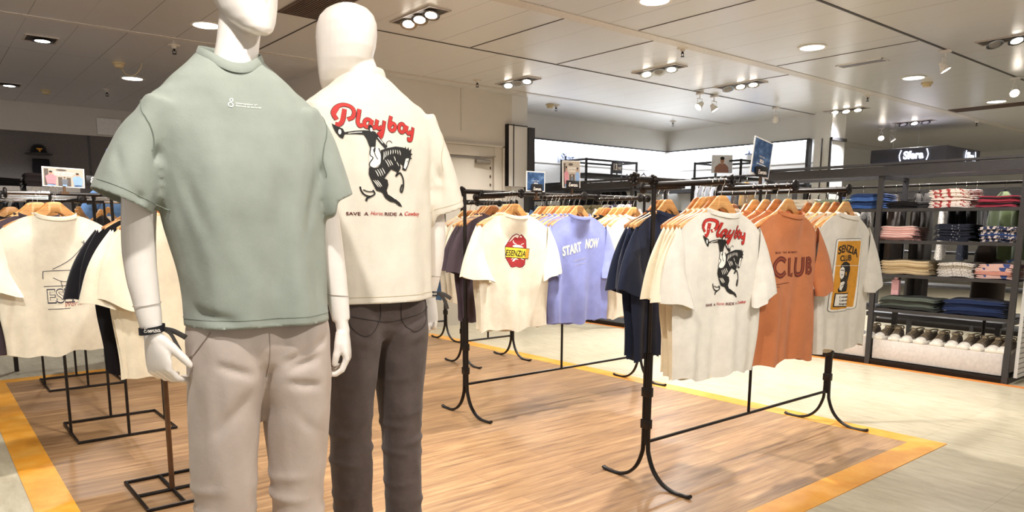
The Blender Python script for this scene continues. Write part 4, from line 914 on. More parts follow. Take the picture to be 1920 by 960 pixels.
def hand(mb, wrist, down, thumb, palm, sc=1.0, curl=(30, 35, 25), spread=4, tcurl=18, tang=38, fan=0):
    """wrist point; down = finger direction, thumb = towards the thumb, palm = palm-facing normal"""
    d = Vector(down).normalized(); t = Vector(thumb); t = (t-d*t.dot(d)).normalized(); p = Vector(palm); p = (p-d*p.dot(d)-t*p.dot(t)).normalized()
    W = Vector(wrist)
    def L(a, b, c): return W+(t*a+p*b+d*c)*sc
    secs = [(0.0, -0.018, 0.020, 0.0245, 0.0185), (0.0, 0.0, 0.022, 0.0255, 0.0185), (0.0, 0.0, 0.026, 0.0285, 0.0165), (0.002, 0.0, 0.052, 0.036, 0.0155), (0.002, 0.0, 0.078, 0.040, 0.0135), (0.001, 0.0, 0.094, 0.038, 0.0105)]
    rs = []
    for k, (a, b, c, ra, rb) in enumerate([(0, 0, -0.02, .0235, .0175)]+secs[1:]):
        rs.append([L(a+ra*cos(2*pi*j/20), b+rb*sin(2*pi*j/20), c) for j in range(20)])
    mb.rings(rs)
    for i, (off, ln, r0) in enumerate(((0.0285, 0.070, 0.0088), (0.0098, 0.078, 0.0092), (-0.0095, 0.073, 0.0088), (-0.0275, 0.058, 0.0078))):
        k = 1+0.14*i+fan*i
        a = radians(8); P = [L(off*0.9, 0, 0.070), L(off, 0.0, 0.094)]; sg = radians(spread*(1.5-i)); cur = P[-1]
        for s_, fr in enumerate((0.45, 0.31, 0.24)):
            a += radians(curl[s_]*k)
            dirv = (d*cos(a)+p*sin(a))*cos(sg)+t*sin(sg)*cos(min(a, pi/2))
            for h in (0.5, 1.0): P.append(cur+dirv*ln*fr*h*sc)
            cur = cur+dirv*ln*fr*sc
        rr = [r0*1.1*sc, r0*1.08*sc, r0*.98*sc, r0*1.0*sc, r0*.90*sc, r0*.92*sc, r0*.82*sc, r0*.70*sc]
        mb.tube(P, rr, 12); mb.lathe([(0, -r0*.68*sc), (r0*.48*sc, -r0*.5*sc), (r0*.68*sc, 0), (r0*.48*sc, r0*.5*sc), (0, r0*.68*sc)], 12, P[-1])
    th = radians(tang); base = L(0.018, 0.004, 0.022); dirv = (d*cos(th)+t*sin(th)+p*0.30).normalized(); P = [base, base+dirv*0.034*sc]; cur = P[-1]; ax = p
    cc = th
    for fr, cu in ((0.030, tcurl), (0.026, tcurl)):
        cc -= radians(cu); dirv = (d*cos(cc)+t*sin(cc)+p*(0.30+0.35*(radians(cu)))).normalized(); P += [cur+dirv*fr*.5*sc, cur+dirv*fr*sc]; cur = P[-1]
    mb.tube(P, [0.0150*sc, 0.0130*sc, 0.0106*sc, 0.0108*sc, 0.0098*sc, 0.0078*sc], 12); mb.lathe([(0, -.0072*sc), (.0055*sc, -.005*sc), (.0075*sc, 0), (.0055*sc, .005*sc), (0, .0072*sc)], 12, P[-1])
def arm(mb, pts, wristlen=None):
    rr = [0.052, 0.047, 0.042, 0.0385, 0.0375, 0.035, 0.030, 0.0245]; P = crom(pts, 4); n = len(P)
    r = [interp([(i/7, v) for i, v in enumerate(rr)], k/(n-1))[0] for k in range(n)]
    mb.tube(P, r, 20, rb=[x*0.92 for x in r], side=(1, 0, 0))
def segd(p, a, b):
    a = Vector(a); b = Vector(b); ab = b-a; t = max(0, min(1, (p-a).dot(ab)/ab.dot(ab))); return (p-(a+ab*t)).length, t
def displace(me, fn):
    ns = [v.normal.copy() for v in me.vertices]
    cs = [v.co.copy() for v in me.vertices]
    for v, n, c in zip(me.vertices, ns, cs): v.co = c+n*fn(c, n)
    me.update()
def cut(me, test):
    bm = bmesh.new(); bm.from_mesh(me); bm.normal_update()
    bmesh.ops.delete(bm, geom=[f for f in bm.faces if test(f.calc_center_median(), f.normal)], context='FACES')
    lone = [v for v in bm.verts if not v.link_faces]; bmesh.ops.delete(bm, geom=lone, context='VERTS')
    for _ in range(14):            # even out the cut hems
        new = {}
        for v in bm.verts:
            nb = [e.other_vert(v) for e in v.link_edges if e.is_boundary]
            if len(nb) == 2: new[v] = v.co*0.5+(nb[0].co+nb[1].co)*0.25
        for v, c in new.items(): v.co = c
    bm.to_mesh(me); bm.free(); me.update()

def wrist_band(parent, c, rx, ry, rz, tailside, lean=0.0):
    b = MB(); n = 40; pts = [Vector((rx*cos(2*pi*k/n), ry*sin(2*pi*k/n), lean*cos(2*pi*k/n))) for k in range(n)]
    for z0, z1 in ((-0.008, 0.008),): b.rings([[Vector(c)+p*1.0+Vector((0, 0, z0)) for p in pts], [Vector(c)+p*1.03+Vector((0, 0, z0)) for p in pts], [Vector(c)+p*1.03+Vector((0, 0, z1)) for p in pts], [Vector(c)+p+Vector((0, 0, z1)) for p in pts]], cap=False, closed=True)
    w_ = b.build('wristband', plain('band_ribbon', '#15131a', 0.6), parent)
    b = MB(); s = tailside; P = Vector(c)+Vector((s*rx*0.9, -ry*0.6, 0))
    for k, (dx, dz, tw) in enumerate(((0.045*s, -0.022, 0.3), (0.030*s, -0.055, 0.8))):
        pts = crom([P, P+Vector((dx*.4, -.008, dz*.2)), P+Vector((dx*.8, -.012, dz*.7)), P+Vector((dx, -.010, dz))], 5)
        b.tube(pts, 0.0065, 6, rb=0.0009, side=(0.3, -tw, 1)); 
    b.build('ribbon_tail', plain('band_ribbon_back', '#4b4744', 0.6), w_)
    a = Art(); esenzia(a, -0.020, -0.0036, 0.036, M['pwhite'], 1, 0.24)
    st = bpy.data.meshes.new('q'); bm = bmesh.new(); n = 24
    rows = [[bm.verts.new((rx*1.03*cos(t_), ry*1.03*sin(t_), z+lean*cos(t_))) for t_ in [pi+pi*k/n for k in range(n+1)]] for z in (-.01, .01)]
    for k in range(n): bm.faces.new((rows[0][k], rows[0][k+1], rows[1][k+1], rows[1][k]))
    bm.to_mesh(st); bm.free()
    a.build('band_lettering', w_, bvh_of(st), 0.003, T=Matrix.Translation(Vector(c)))
    return w_

def worn_tee(parent, mat, lean, hem, folds, prints, sl, up, ycen=0.012, ccy=-0.015, cr=(0.079, 0.078), plane=None):
    b = MB()
    tab = [(hem-0.05, 0.190, 0.150), (hem+0.06, 0.188, 0.146), (1.12, 0.190, 0.140), (1.24, 0.198, 0.138)]+up
    rs = []
    for k in range(50):
        z = lerp(tab[0][0], tab[-1][0], k/49); rx, ry = interp(tab, z)
        rs.append(ering((lean(z), 0.004-(0.004-ycen)*smooth01((z-1.3)/0.25), z), rx, ry, 40, sq=2.25))
    b.rings(rs)
    for s, (sh, cf, rc) in zip((-1, 1), sl):
        sh = Vector(sh); cf = Vector(cf); P = [sh.lerp(cf, k/10)+Vector((s*0.006*sin(pi*k/10), 0, 0.006*sin(pi*k/10))) for k in range(11)]; P[0] = P[0]-(cf-sh)*0.1; P[-1] = P[-1]+(cf-sh)*0.16
        ra = [lerp(0.054, rc[0], smooth01(k/10)**0.8) for k in range(11)]; rb = [lerp(0.082, rc[1], smooth01(k/10)) for k in range(11)]
        b.tube(P, ra, 26, rb=rb, side=(1, 0, 0.25))
    me = remeshed(b, 0.0065, 7)
    pre = bvh_of(me); lx = lean(1.57)
    displace(me, folds)
    def test(c, n):
        if ((c.x-lx)/(cr[0]-.003))**2+((c.y-ccy)/(cr[1]-.003))**2 < 1 and c.z > 1.46: return True
        return False
    bm = bmesh.new(); bm.from_mesh(me)
    bmesh.ops.bisect_plane(bm, geom=bm.verts[:]+bm.edges[:]+bm.faces[:], plane_co=(0, 0, hem), plane_no=(0, 0, 1), clear_inner=True)
    for sgn, (sh, cf, rc) in zip((-1, 1), sl):
        d = (Vector(cf)-Vector(sh)).normalized()
        fs = [f for f in bm.faces if sgn*(f.calc_center_median().x-lean(1.2)) > 0.19 and (f.calc_center_median()-Vector(cf)).length < 0.18]
        g = set(fs)
        for f in fs: g.update(f.verts); g.update(f.edges)
        bmesh.ops.bisect_plane(bm, geom=list(g), plane_co=cf, plane_no=d)
        kill = [f for f in bm.faces if (f.calc_center_median()-Vector(cf)).dot(d) > 0 and sgn*(f.calc_center_median().x-lean(1.2)) > 0.205 and (f.calc_center_median()-Vector(cf)).length < 0.18]
        bmesh.ops.delete(bm, geom=kill, context='FACES')
    bm.to_mesh(me); bm.free()
    cut(me, test)
    me.materials.append(mat)
    surf = bvh_of(me)
    o = link('t_shirt', me, parent); m = o.modifiers.new('thick', 'SOLIDIFY'); m.thickness = 0.0022; m.offset = -1
    # ribbed collar
    c = MB(); n = 64; pr = ((-0.007, 1.045), (-0.002, 1.055), (0.008, 1.02), (0.016, 0.965), (0.015, 0.94), (0.002, 0.97)); rings = []
    zz = []
    for j in range(n):
        h = pre.ray_cast(Vector((lx+cr[0]*cos(2*pi*j/n), ccy+cr[1]*sin(2*pi*j/n), 2.0)), Vector((0, 0, -1))); zz.append(h[0].z if h[0] else 1.55)
    if plane: zz = [min(max(z, plane[0]+plane[1]*abs(cos(2*pi*j/n))+plane[2]*sin(2*pi*j/n)-0.010), plane[0]+plane[1]*abs(cos(2*pi*j/n))+plane[2]*sin(2*pi*j/n)+0.004) for j, z in enumerate(zz)]
    for _ in range(6): zz = [(zz[j-1]+2*zz[j]+zz[(j+1) % n])/4 for j in range(n)]
    for h, k in pr: rings.append([Vector((lx+cr[0]*k*cos(2*pi*j/n), ccy+cr[1]*k*sin(2*pi*j/n), zz[j]+h+0.001)) for j in range(n)])
    c.rings(rings, cap=False, closed=True); c.build('collar', mat, o, ang=80)
    # stitched seam lines at hem and cuffs are raised rolls
    a = Art(); prints(a)
    if a.layers: a.build('print', o, surf, 0.008)
    return o
def seamroll(parent, me_surf, pts, mat, r=0.0012):
    pass

def trousers(parent, mat, legs, waist, folds, name='trousers', pocket=None):
    """legs: per side list of (z, cx, cy, rx, ry)"""
    b = MB()
    for leg in legs:
        rs = []; zs = [leg[0][0]+(leg[-1][0]-leg[0][0])*k/60 for k in range(61)]
        for z in zs:
            cx, cy, rx, ry = interp(sorted(leg), z); rs.append(ering((cx, cy, z), rx, ry, 32, sq=2.2))
        b.rings(rs)
    rs = [ering((0.0, 0.0, z), rx, ry, 32, sq=2.3) for z, rx, ry in ((0.845, 0.075, 0.070), (0.875, 0.12, 0.098), (0.92, 0.150, 0.112), (0.97, 0.158, 0.112), (1.02, 0.150, 0.100))]
    b.rings(rs)
    me = remeshed(b, 0.0075, 5); displace(me, folds)
    cut(me, lambda c, n: (n.z > 0.6 and c.z > waist-0.015) or (n.z < -0.6 and c.z < 0.10))
    me.materials.append(mat); surf = bvh_of(me); o = link(name, me, parent); m = o.modifiers.new('thick', 'SOLIDIFY'); m.thickness = 0.002; m.offset = -1
    return o, surf
nz = lambda x, y, z: noise.noise(Vector((x, y, z)))

def base_plate(parent, legs):
    b = MB(); b.lathe([(0.21, 0), (0.21, 0.006), (0.205, 0.010), (0, 0.010)], 48); b.build('base_plate', plain('satin_steel', '#a8a5a0', 0.25, 0.9), parent)

# ---- front mannequin, sage green shirt, faces -y
m1 = thing('mannequin', (0.640, 1.785, 0), radians(-7), 'white mannequin in plain sage green t-shirt and beige trousers, facing the viewer', 'mannequin', None); m1.scale = (0.955, 0.955, 0.986)
def lean1(z): return lerp(0.004, -0.030, smooth01((z-0.95)/0.6))
b = MB()
head(b, 0.005, -0.012, 1.648, radians(16))
b.tube(crom([(0.008, 0.012, 1.74), (0.0, 0.014, 1.68), (-0.010, 0.012, 1.62), (-0.022, 0.006, 1.56), (-0.03, 0.0, 1.50)], 4), [0.050]*6+[0.050, 0.050, 0.051, 0.052, 0.053, 0.055, 0.057, 0.060, 0.062, 0.064, 0.066], 24)
rs = []
for z, rx, ry in ((0.84, 0.09, 0.05), (0.92, 0.11, 0.06), (1.02, 0.12, 0.07), (1.12, 0.128, 0.086), (1.25, 0.148, 0.098), (1.36, 0.162, 0.1), (1.42, 0.165, 0.09), (1.47, 0.15, 0.072), (1.51, 0.11, 0.06), (1.535, 0.075, 0.05)): rs.append(ering((lean1(z), 0, z), rx, ry, 28))
b.rings(rs)
A1L = [(-0.175, 0.0, 1.475), (-0.215, 0.005, 1.41), (-0.245, 0.008, 1.30), (-0.257, 0.012, 1.19), (-0.258, 0.008, 1.11), (-0.252, -0.002, 1.035), (-0.246, -0.012, 0.972)]
A1R = [(0.118, 0.0, 1.475), (0.160, 0.005, 1.40), (0.188, 0.010, 1.29), (0.204, 0.014, 1.18), (0.212, 0.010, 1.11), (0.220, 0.0, 1.035), (0.226, -0.012, 0.960)]
arm(b, A1L); arm(b, A1R)
hand(b, (-0.245, -0.014, 0.965), (0.10, -0.08, -1), (0.62, -0.78, 0), (0.78, 0.62, 0), 1.0, (30, 30, 18), 3, 6, 40)
hand(b, (0.227, -0.014, 0.950), (0.10, -0.12, -1), (-0.45, -0.9, 0), (-0.9, 0.45, 0), 0.98, (22, 36, 28), 3, 14, 22)
for s, c in ((-1, (-0.095, 0.02)), (1, (0.085, 0.02))):
    b.tube([(c[0], c[1], 0.90), (c[0], c[1], 0.5), (c[0], c[1]+.01, 0.10)], [0.07, 0.052, 0.035], 20)
    rs = [[Vector((c[0]+rx*cos(2*pi*k/20), cy, 0.018+zz+zz*sin(2*pi*k/20))) for k in range(20)] for cy, rx, zz in ((0.075, 0.025, 0.022), (0.05, 0.033, 0.034), (0.0, 0.036, 0.045), (-0.06, 0.042, 0.032), (-0.12, 0.045, 0.020), (-0.16, 0.034, 0.014))]
    b.rings(rs)
me = remeshed(b, 0.0034, 3); me.materials.append(M['skin']); body1 = link('body', me, m1)
base_plate(m1, None)
seam = plain('joint_seam_line', '#b5a99d', 0.6)  # greyer tone of the thin arm joint line
def ring_seam(parent, c, r, tilt=0.0, rb=None):
    b = MB(); n = 32; b.tube([Vector(c)+Vector((r*cos(2*pi*k/n), (rb or r)*sin(2*pi*k/n), tilt*cos(2*pi*k/n))) for k in range(n)], 0.0009, 6, closed=True); b.build('joint_seam', seam, parent)
def lin(P, z):
    for a, c in zip(P, P[1:]):
        if c[2] <= z <= a[2]: t = (a[2]-z)/(a[2]-c[2]); return tuple(lerp(p, q, t) for p, q in zip(a, c))
ring_seam(body1, lin(A1L, 1.028), 0.0315, 0.004, 0.0295); ring_seam(body1, lin(A1R, 1.028), 0.0315, -0.004, 0.0295)
def folds1(c, n):
    x, y, z = c; g = smooth01((1.50-z)/0.35); t = 0
    arm_ = abs(x-lean1(z)) > 0.215
    t += (0.0062*sin(x*34+1.2+z*3)+0.0045*sin(x*61-z*5+2))*g*(0.35 if arm_ else 1)*(0.6+0.8*smooth01((1.3-z)/0.3))
    t += 0.010*nz(x*7, y*7, z*3.2)+0.0045*nz(x*20+3, y*20, z*9)+0.0035*nz(x*13+z*9, y*13, z*5-x*6)
    for a, e, wd, dp in (((-0.20, -0.10, 1.36), (-0.10, -0.14, 1.12), 0.020, 0.007), ((-0.205, -0.08, 1.30), (-0.14, -0.14, 0.99), 0.022, 0.008), ((0.16, -0.09, 1.34), (0.10, -0.14, 1.14), 0.018, 0.006),
                         ((-0.10, -0.14, 1.42), (-0.13, -0.15, 1.20), 0.014, -0.005), ((0.05, -0.14, 1.40), (0.12, -0.14, 1.22), 0.02, -0.004), ((-0.30, -0.06, 1.38), (-0.27, -0.09, 1.26), 0.012, 0.004), ((-0.22, -0.10, 1.24), (-0.30, -0.07, 1.31), 0.010, 0.005),
                         ((-0.20, -0.06, 1.02), (-0.06, -0.15, 0.985), 0.013, 0.007), ((-0.19, -0.08, 0.985), (-0.09, -0.15, 0.96), 0.010, -0.006), ((-0.215, -0.05, 1.46), (-0.205, -0.10, 1.27), 0.007, 0.010), ((0.165, -0.05, 1.46), (0.16, -0.10, 1.28), 0.006, 0.007)):
        d, tt = segd(c, a, e)
        if d < wd*3: t -= 1.5*dp*exp(-(d/wd)**2)*sin(pi*min(1, max(0.08, tt*0.9+0.08)))
    return t
def hemline1(c, n): return -0.0
def pr_logo(a):
    W = plain('white_logo_ink', '#e4e6de', 0.6); cx, cz = -0.055, 1.482
    a.ering(cx, cz, 0.0052, 0.0048, 0.0022, W, 1); a.ering(cx+0.0025, cz+0.0105, 0.0034, 0.0032, 0.002, W, 1); a.stroke([(cx+.004, cz+.0145), (cx+.007, cz+.0125)], 0.0016, W, 1)
    a.text('Interaction of', cx+0.012, cz+0.003, 0.0042, W, 1, width=0.050, bold=0.01); a.text('Beyond of seconds', cx+0.012, cz-0.0030, 0.0042, W, 1, width=0.058, bold=0.01)
sl1 = (((-0.192, 0.0, 1.462), (-0.283, -0.004, 1.262), (0.068, 0.092)), ((0.132, 0.0, 1.462), (0.204, -0.004, 1.272), (0.060, 0.088)))
tee1 = worn_tee(m1, M['sage'], lean1, 0.972, folds1, pr_logo, sl1, [(1.34, 0.205, 0.136), (1.42, 0.218, 0.128), (1.47, 0.217, 0.118), (1.51, 0.194, 0.108), (1.545, 0.146, 0.100), (1.575, 0.108, 0.088), (1.598, 0.082, 0.076), (1.618, 0.06, 0.055)], 0.016, -0.006, (0.074, 0.072), (1.594, 0.006, 0.022))
def surf_line(parent, surf, pts, mat, r=0.0011, name='seam', off=0.0006, front=True):
    b = MB(); P = []
    for p in crom(pts, 10):
        h = surf.ray_cast(Vector((p.x, -1, p.z)), Vector((0, 1, 0))) if front else surf.find_nearest(p)
        if h[0] is not None and (not front or abs(h[0].y-p.y) < 0.09): P.append(h[0]+h[1]*off)
    if len(P) > 2: b.tube(P, r, 5)
    return b.build(name, mat, parent)
def ring_stitch(parent, surf, c, d, a0, a1, mat, name, rad=0.30, r=0.0008, maxd=9):
    """stitch line around an opening: rays shot at the axis d through c"""
    d = Vector(d).normalized(); u = Vector((1, 0, 0)); u = (u-d*u.dot(d)).normalized(); v = d.cross(u); P = []; b = MB()
    for k in range(60):
        a = radians(lerp(a0, a1, k/59)); q = u*cos(a)+v*sin(a); h = surf.ray_cast(Vector(c)+q*rad, -q)
        if h[0] is not None and h[3] < maxd: P.append(h[0]+h[1]*0.0006)
    if len(P) > 3: b.tube(P, r, 5); b.build(name, mat, parent)
s1 = bvh_of(tee1.data); sg = fabric('sage_seam', '#6f776b')
surf_line(tee1, s1, [(-0.232, 0.0, 1.490), (-0.236, -0.04, 1.47), (-0.224, -0.075, 1.42), (-0.212, -0.09, 1.37)], sg, 0.0014, 'shoulder_seam', front=False)
surf_line(tee1, s1, [(0.172, 0.0, 1.490), (0.180, -0.04, 1.46), (0.168, -0.08, 1.40), (0.160, -0.10, 1.33)], sg, 0.0014, 'shoulder_seam', front=False)
st_ = fabric('sage_stitch', '#858d80')
ring_stitch(tee1, s1, (0, 0, 0.972+0.020), (0, 0, 1), 170, 370, st_, 'hem_stitch')
for (sh_, cf_, rc_), a0, a1 in zip(sl1, (60, 330), (-150, 130)):
    d_ = (Vector(cf_)-Vector(sh_)).normalized(); ring_stitch(tee1, s1, Vector(cf_)-d_*0.020, d_, a0+90 if a0 == 60 else a0-60, a1 if a0 == 60 else a1+20, st_, 'cuff_stitch', 0.14, 0.0008, 0.10)
def foldsp1(c, n):
    x, y, z = c; t = 0.008*nz(x*9, y*9, z*4)+0.004*nz(x*26, y*26, z*9)
    for z0, am, sgx in ((0.44, 1, 1), (0.50, 0.9, -1), (0.565, 0.5, 1), (0.40, 0.7, -1), (0.36, 0.8, 1), (0.30, .8, -1), (0.24, .8, 1), (0.18, 1, -1), (0.13, 1, 1)):
        zz = z-z0-0.10*sgx*(x-(0.09 if x > 0 else -0.09))-0.012*nz(x*10, z0*50, 1); t += 0.0085*am*exp(-(zz/0.013)**2)*(0.5+0.5*sin(x*30+z0*90))
    for a, e, wd, dp in (((0.0, -0.12, 0.845), (0.14, -0.12, 0.885), 0.009, 0.008), ((0.0, -0.12, 0.83), (0.13, -0.12, 0.81), 0.010, 0.008), ((0.0, -0.12, 0.84), (-0.12, -0.12, 0.885), 0.009, 0.006), ((0.01, -0.12, 0.86), (0.15, -0.1, 0.925), 0.009, 0.006),
                         ((0.0, -0.13, 0.985), (0.0, -0.12, 0.82), 0.006, 0.006), ((-0.04, -0.12, 0.80), (-0.13, -0.11, 0.72), 0.014, 0.005), ((0.04, -0.12, 0.76), (0.13, -0.11, 0.68), 0.012, 0.006), ((-0.16, -0.08, 0.965), (-0.185, -0.02, 0.87), 0.005, 0.005)):
        d, tt = segd(c, a, e)
        if d < wd*3.5: t -= 1.6*dp*exp(-(d/(wd*1.15))**2)
    return t
legL = [(0.07, -0.098, 0.02, 0.062, 0.075), (0.25, -0.098, 0.015, 0.066, 0.078), (0.46, -0.098, 0.01, 0.070, 0.082), (0.60, -0.097, 0.005, 0.078, 0.090), (0.74, -0.090, 0.0, 0.088, 0.105), (0.84, -0.080, 0.0, 0.096, 0.118), (0.93, -0.078, 0.0, 0.096, 0.118), (1.02, -0.072, 0.0, 0.088, 0.105)]
legR = [(0.07, 0.088, 0.02, 0.060, 0.075), (0.25, 0.090, 0.015, 0.064, 0.078), (0.46, 0.092, 0.01, 0.068, 0.082), (0.60, 0.094, 0.005, 0.076, 0.090), (0.74, 0.098, 0.0, 0.086, 0.105), (0.84, 0.092, 0.0, 0.098, 0.118), (0.93, 0.088, 0.0, 0.098, 0.118), (1.02, 0.078, 0.0, 0.090, 0.105)]
p1, sp1 = trousers(m1, M['chino'], (legL, legR), 1.02, foldsp1)
ch = fabric('chino_seam', '#9a8a80')
surf_line(p1, sp1, [(0.006, -0.16, 0.955), (0.006, -0.15, 0.90), (0.004, -0.14, 0.84)], ch, 0.0010, 'fly_seam')
surf_line(p1, sp1, [(-0.128, -0.10, 0.965), (-0.150, -0.08, 0.93), (-0.172, -0.05, 0.89), (-0.178, -0.03, 0.86)], ch, 0.0016, 'pocket_edge')
wrist_band(m1, (-0.2455, -0.014, 0.970), 0.0285, 0.0265, 0, 1, 0.004)

# ---- rear mannequin seen from the back, faces +y (local -y is its back)
m2 = thing('mannequin', (1.097, 2.02, 0), 0, 'white mannequin seen from behind in cream cowboy-print t-shirt and charcoal jeans', 'mannequin', None)
def lean2(z): return lerp(0.0, -0.010, smooth01((z-0.95)/0.6))
b = MB(); head(b, -0.058, 0.020, 1.588, radians(180+14))
b.tube(crom([(-0.050, 0.010, 1.73), (-0.040, 0.004, 1.69), (-0.026, 0.0, 1.65), (-0.014, 0.0, 1.60), (-0.01, 0.0, 1.54)], 4), [0.050]*6+[0.050, 0.050, 0.051, 0.052, 0.053, 0.055, 0.057, 0.060, 0.062, 0.064, 0.066], 24)
rs = []
for z, rx, ry in ((0.84, 0.09, 0.05), (0.92, 0.11, 0.06), (1.02, 0.12, 0.07), (1.12, 0.128, 0.086), (1.25, 0.148, 0.098), (1.36, 0.162, 0.1), (1.42, 0.165, 0.09), (1.47, 0.15, 0.072), (1.51, 0.11, 0.06), (1.535, 0.075, 0.05)): rs.append(ering((lean2(z), 0, z), rx, ry, 28))
b.rings(rs)
A2R = [(0.150, 0.0, 1.510), (0.188, 0.0, 1.44), (0.214, 0.0, 1.32), (0.226, -0.004, 1.20), (0.228, 0.0, 1.12), (0.226, 0.010, 1.04), (0.222, 0.022, 0.975)]
A2L = [(-0.165, 0.0, 1.510), (-0.200, 0.0, 1.42), (-0.220, 0.0, 1.31), (-0.235, -0.004, 1.20), (-0.238, 0.0, 1.12), (-0.238, 0.012, 1.04), (-0.232, 0.028, 0.970)]
arm(b, A2R); arm(b, A2L)
hand(b, (0.221, 0.024, 0.965), (-0.10, 0.02, -1), (-0.80, 0.60, 0), (-0.6, -0.8, 0), 1.0, (26, 38, 30), 4, 4, 24, 0.10)
hand(b, (-0.232, 0.030, 0.960), (0.05, 0.06, -1), (0.35, 0.95, 0), (0.9, -0.35, 0), 1.04, (24, 34, 26), 3, 12, 24)
for s, c in ((-1, (-0.093, 0.0)), (1, (0.093, 0.0))):
    b.tube([(c[0], c[1], 0.90), (c[0], c[1], 0.5), (c[0], c[1]-.01, 0.10)], [0.07, 0.052, 0.035], 20)
    rs = [[Vector((c[0]+rx*cos(2*pi*k/20), cy, 0.018+zz+zz*sin(2*pi*k/20))) for k in range(20)] for cy, rx, zz in ((-0.075, 0.025, 0.022), (-0.05, 0.033, 0.034), (0.0, 0.036, 0.045), (0.06, 0.042, 0.032), (0.12, 0.045, 0.020), (0.16, 0.034, 0.014))]
    b.rings(rs)
me = remeshed(b, 0.0034, 3); me.materials.append(M['skin']); body2 = link('body', me, m2); base_plate(m2, None)
ring_seam(body2, lin(A2R, 1.028), 0.0315, -0.003, 0.0295)
def folds2(c, n):
    x, y, z = c; g = smooth01((1.45-z)/0.4)
    t = (0.005*sin(x*30+0.5)+0.004*sin(x*55+z*4))*g+0.008*nz(x*6+5, y*6, z*3)+0.0035*nz(x*20, y*20, z*9+4)
    for a, e, wd, dp in (((0.195, -0.09, 1.34), (0.14, -0.14, 1.46), 0.014, 0.007), ((0.2, -0.08, 1.30), (0.17, -0.13, 1.05), 0.016, 0.006), ((-0.14, -0.13, 1.42), (-0.15, -0.14, 1.0), 0.02, 0.005), ((0.0, -0.14, 1.53), (-0.02, -0.14, 1.44), 0.02, 0.004), ((0.20, -0.05, 1.46), (0.20, -0.1, 1.28), 0.008, 0.008)):
        d, tt = segd(c, a, e)
        if d < wd*3.5: t -= 1.6*dp*exp(-(d/(wd*1.15))**2)
    return t
def pr_cow2(a):
    t = Art(); cowboy_art(t); k = t.scaled(0.96, 0.90, -0.030, 1.378); a.layers += k.layers
sl2 = (((-0.175, 0.0, 1.500), (-0.256, 0.0, 1.245), (0.072, 0.090)), ((0.168, 0.0, 1.500), (0.252, 0.0, 1.242), (0.070, 0.090)))
tee2 = worn_tee(m2, fabric('natural_white_jersey', '#e4dbca', var=0.03), lean2, 0.966, folds2, pr_cow2, sl2, [(1.34, 0.203, 0.134), (1.41, 0.212, 0.126), (1.46, 0.222, 0.118), (1.51, 0.216, 0.108), (1.55, 0.184, 0.098), (1.575, 0.146, 0.088), (1.60, 0.108, 0.078), (1.622, 0.080, 0.066), (1.64, 0.055, 0.05)], -0.004, 0.012, (0.066, 0.060))
s2 = bvh_of(tee2.data); cs = fabric('cream_seam', '#cfc0a0')
surf_line(tee2, s2, [(0.212, 0.0, 1.520), (0.218, -0.04, 1.49), (0.206, -0.08, 1.43), (0.198, -0.10, 1.36)], cs, 0.0011, 'shoulder_seam', front=False)
ring_stitch(tee2, s2, (0, 0, 0.966+0.020), (0, 0, 1), 170, 370, cs, 'hem_stitch')
for (sh_, cf_, rc_) in sl2[1:]:
    d_ = (Vector(cf_)-Vector(sh_)).normalized(); ring_stitch(tee2, s2, Vector(cf_)-d_*0.020, d_, 270, 510, cs, 'cuff_stitch', 0.14, 0.0007, 0.10)
def foldsp2(c, n):
    x, y, z = c; t = 0.005*nz(x*10, y*10, z*5)+0.0026*nz(x*30, y*30, z*12)
    for z0, am, sgx in ((0.50, 1, 1), (0.55, 0.7, -1), (0.46, 0.8, -1), (0.36, .6, 1), (0.30, .7, -1), (0.24, .9, 1), (0.19, 1, -1), (0.14, 1, 1), (0.72, 0.35, 1), (0.60, 0.5, 1)):
        zz = z-z0-0.12*sgx*(x-(0.09 if x > 0 else -0.09)); t += 0.0070*am*exp(-(zz/0.011)**2)*(0.55+0.45*sin(x*38+z0*70))
    for a, e, wd, dp in (((0.0, -0.13, 0.83), (0.13, -0.12, 0.885), 0.009, 0.007), ((0.0, -0.13, 0.83), (-0.13, -0.12, 0.885), 0.009, 0.007), ((0.0, -0.13, 1.0), (0.0, -0.13, 0.82), 0.007, 0.006), ((0.01, -0.12, 0.86), (0.15, -0.1, 0.935), 0.008, 0.005), ((0.03, -0.12, 0.80), (0.12, -0.12, 0.83), 0.01, 0.005), ((-0.03, -0.12, 0.80), (-0.12, -0.12, 0.83), 0.01, 0.005)):
        d, tt = segd(c, a, e)
        if d < wd*3.5: t -= 1.6*dp*exp(-(d/(wd*1.15))**2)
    return t
def jl(s): return [(0.07, s*0.092, 0.0, 0.050, 0.062), (0.25, s*0.093, 0.0, 0.055, 0.066), (0.40, s*0.093, 0.0, 0.060, 0.070), (0.52, s*0.092, 0.0, 0.059, 0.070), (0.66, s*0.090, 0.0, 0.070, 0.086), (0.78, s*0.086, 0.0, 0.080, 0.102), (0.86, s*0.083, 0.0, 0.088, 0.116), (0.94, s*0.080, 0.0, 0.090, 0.112), (1.02, s*0.073, 0.0, 0.084, 0.098)]
p2, sp2 = trousers(m2, M['jeans'], (jl(-1), jl(1)), 1.02, foldsp2, 'jeans')
jm = fabric('jeans_stitch', '#3a3230')
for s in (-1, 1):
    q = surf_line(p2, sp2, [(s*0.035, -0.14, 0.965), (s*0.040, -0.14, 0.905), (s*0.085, -0.13, 0.868), (s*0.128, -0.12, 0.900), (s*0.140, -0.10, 0.965)], jm, 0.0014, 'pocket')
surf_line(p2, sp2, [(-0.16, -0.05, 0.938), (-0.08, -0.13, 0.918), (0.0, -0.14, 0.905), (0.08, -0.13, 0.918), (0.16, -0.05, 0.938)], jm, 0.0012, 'yoke_seam')
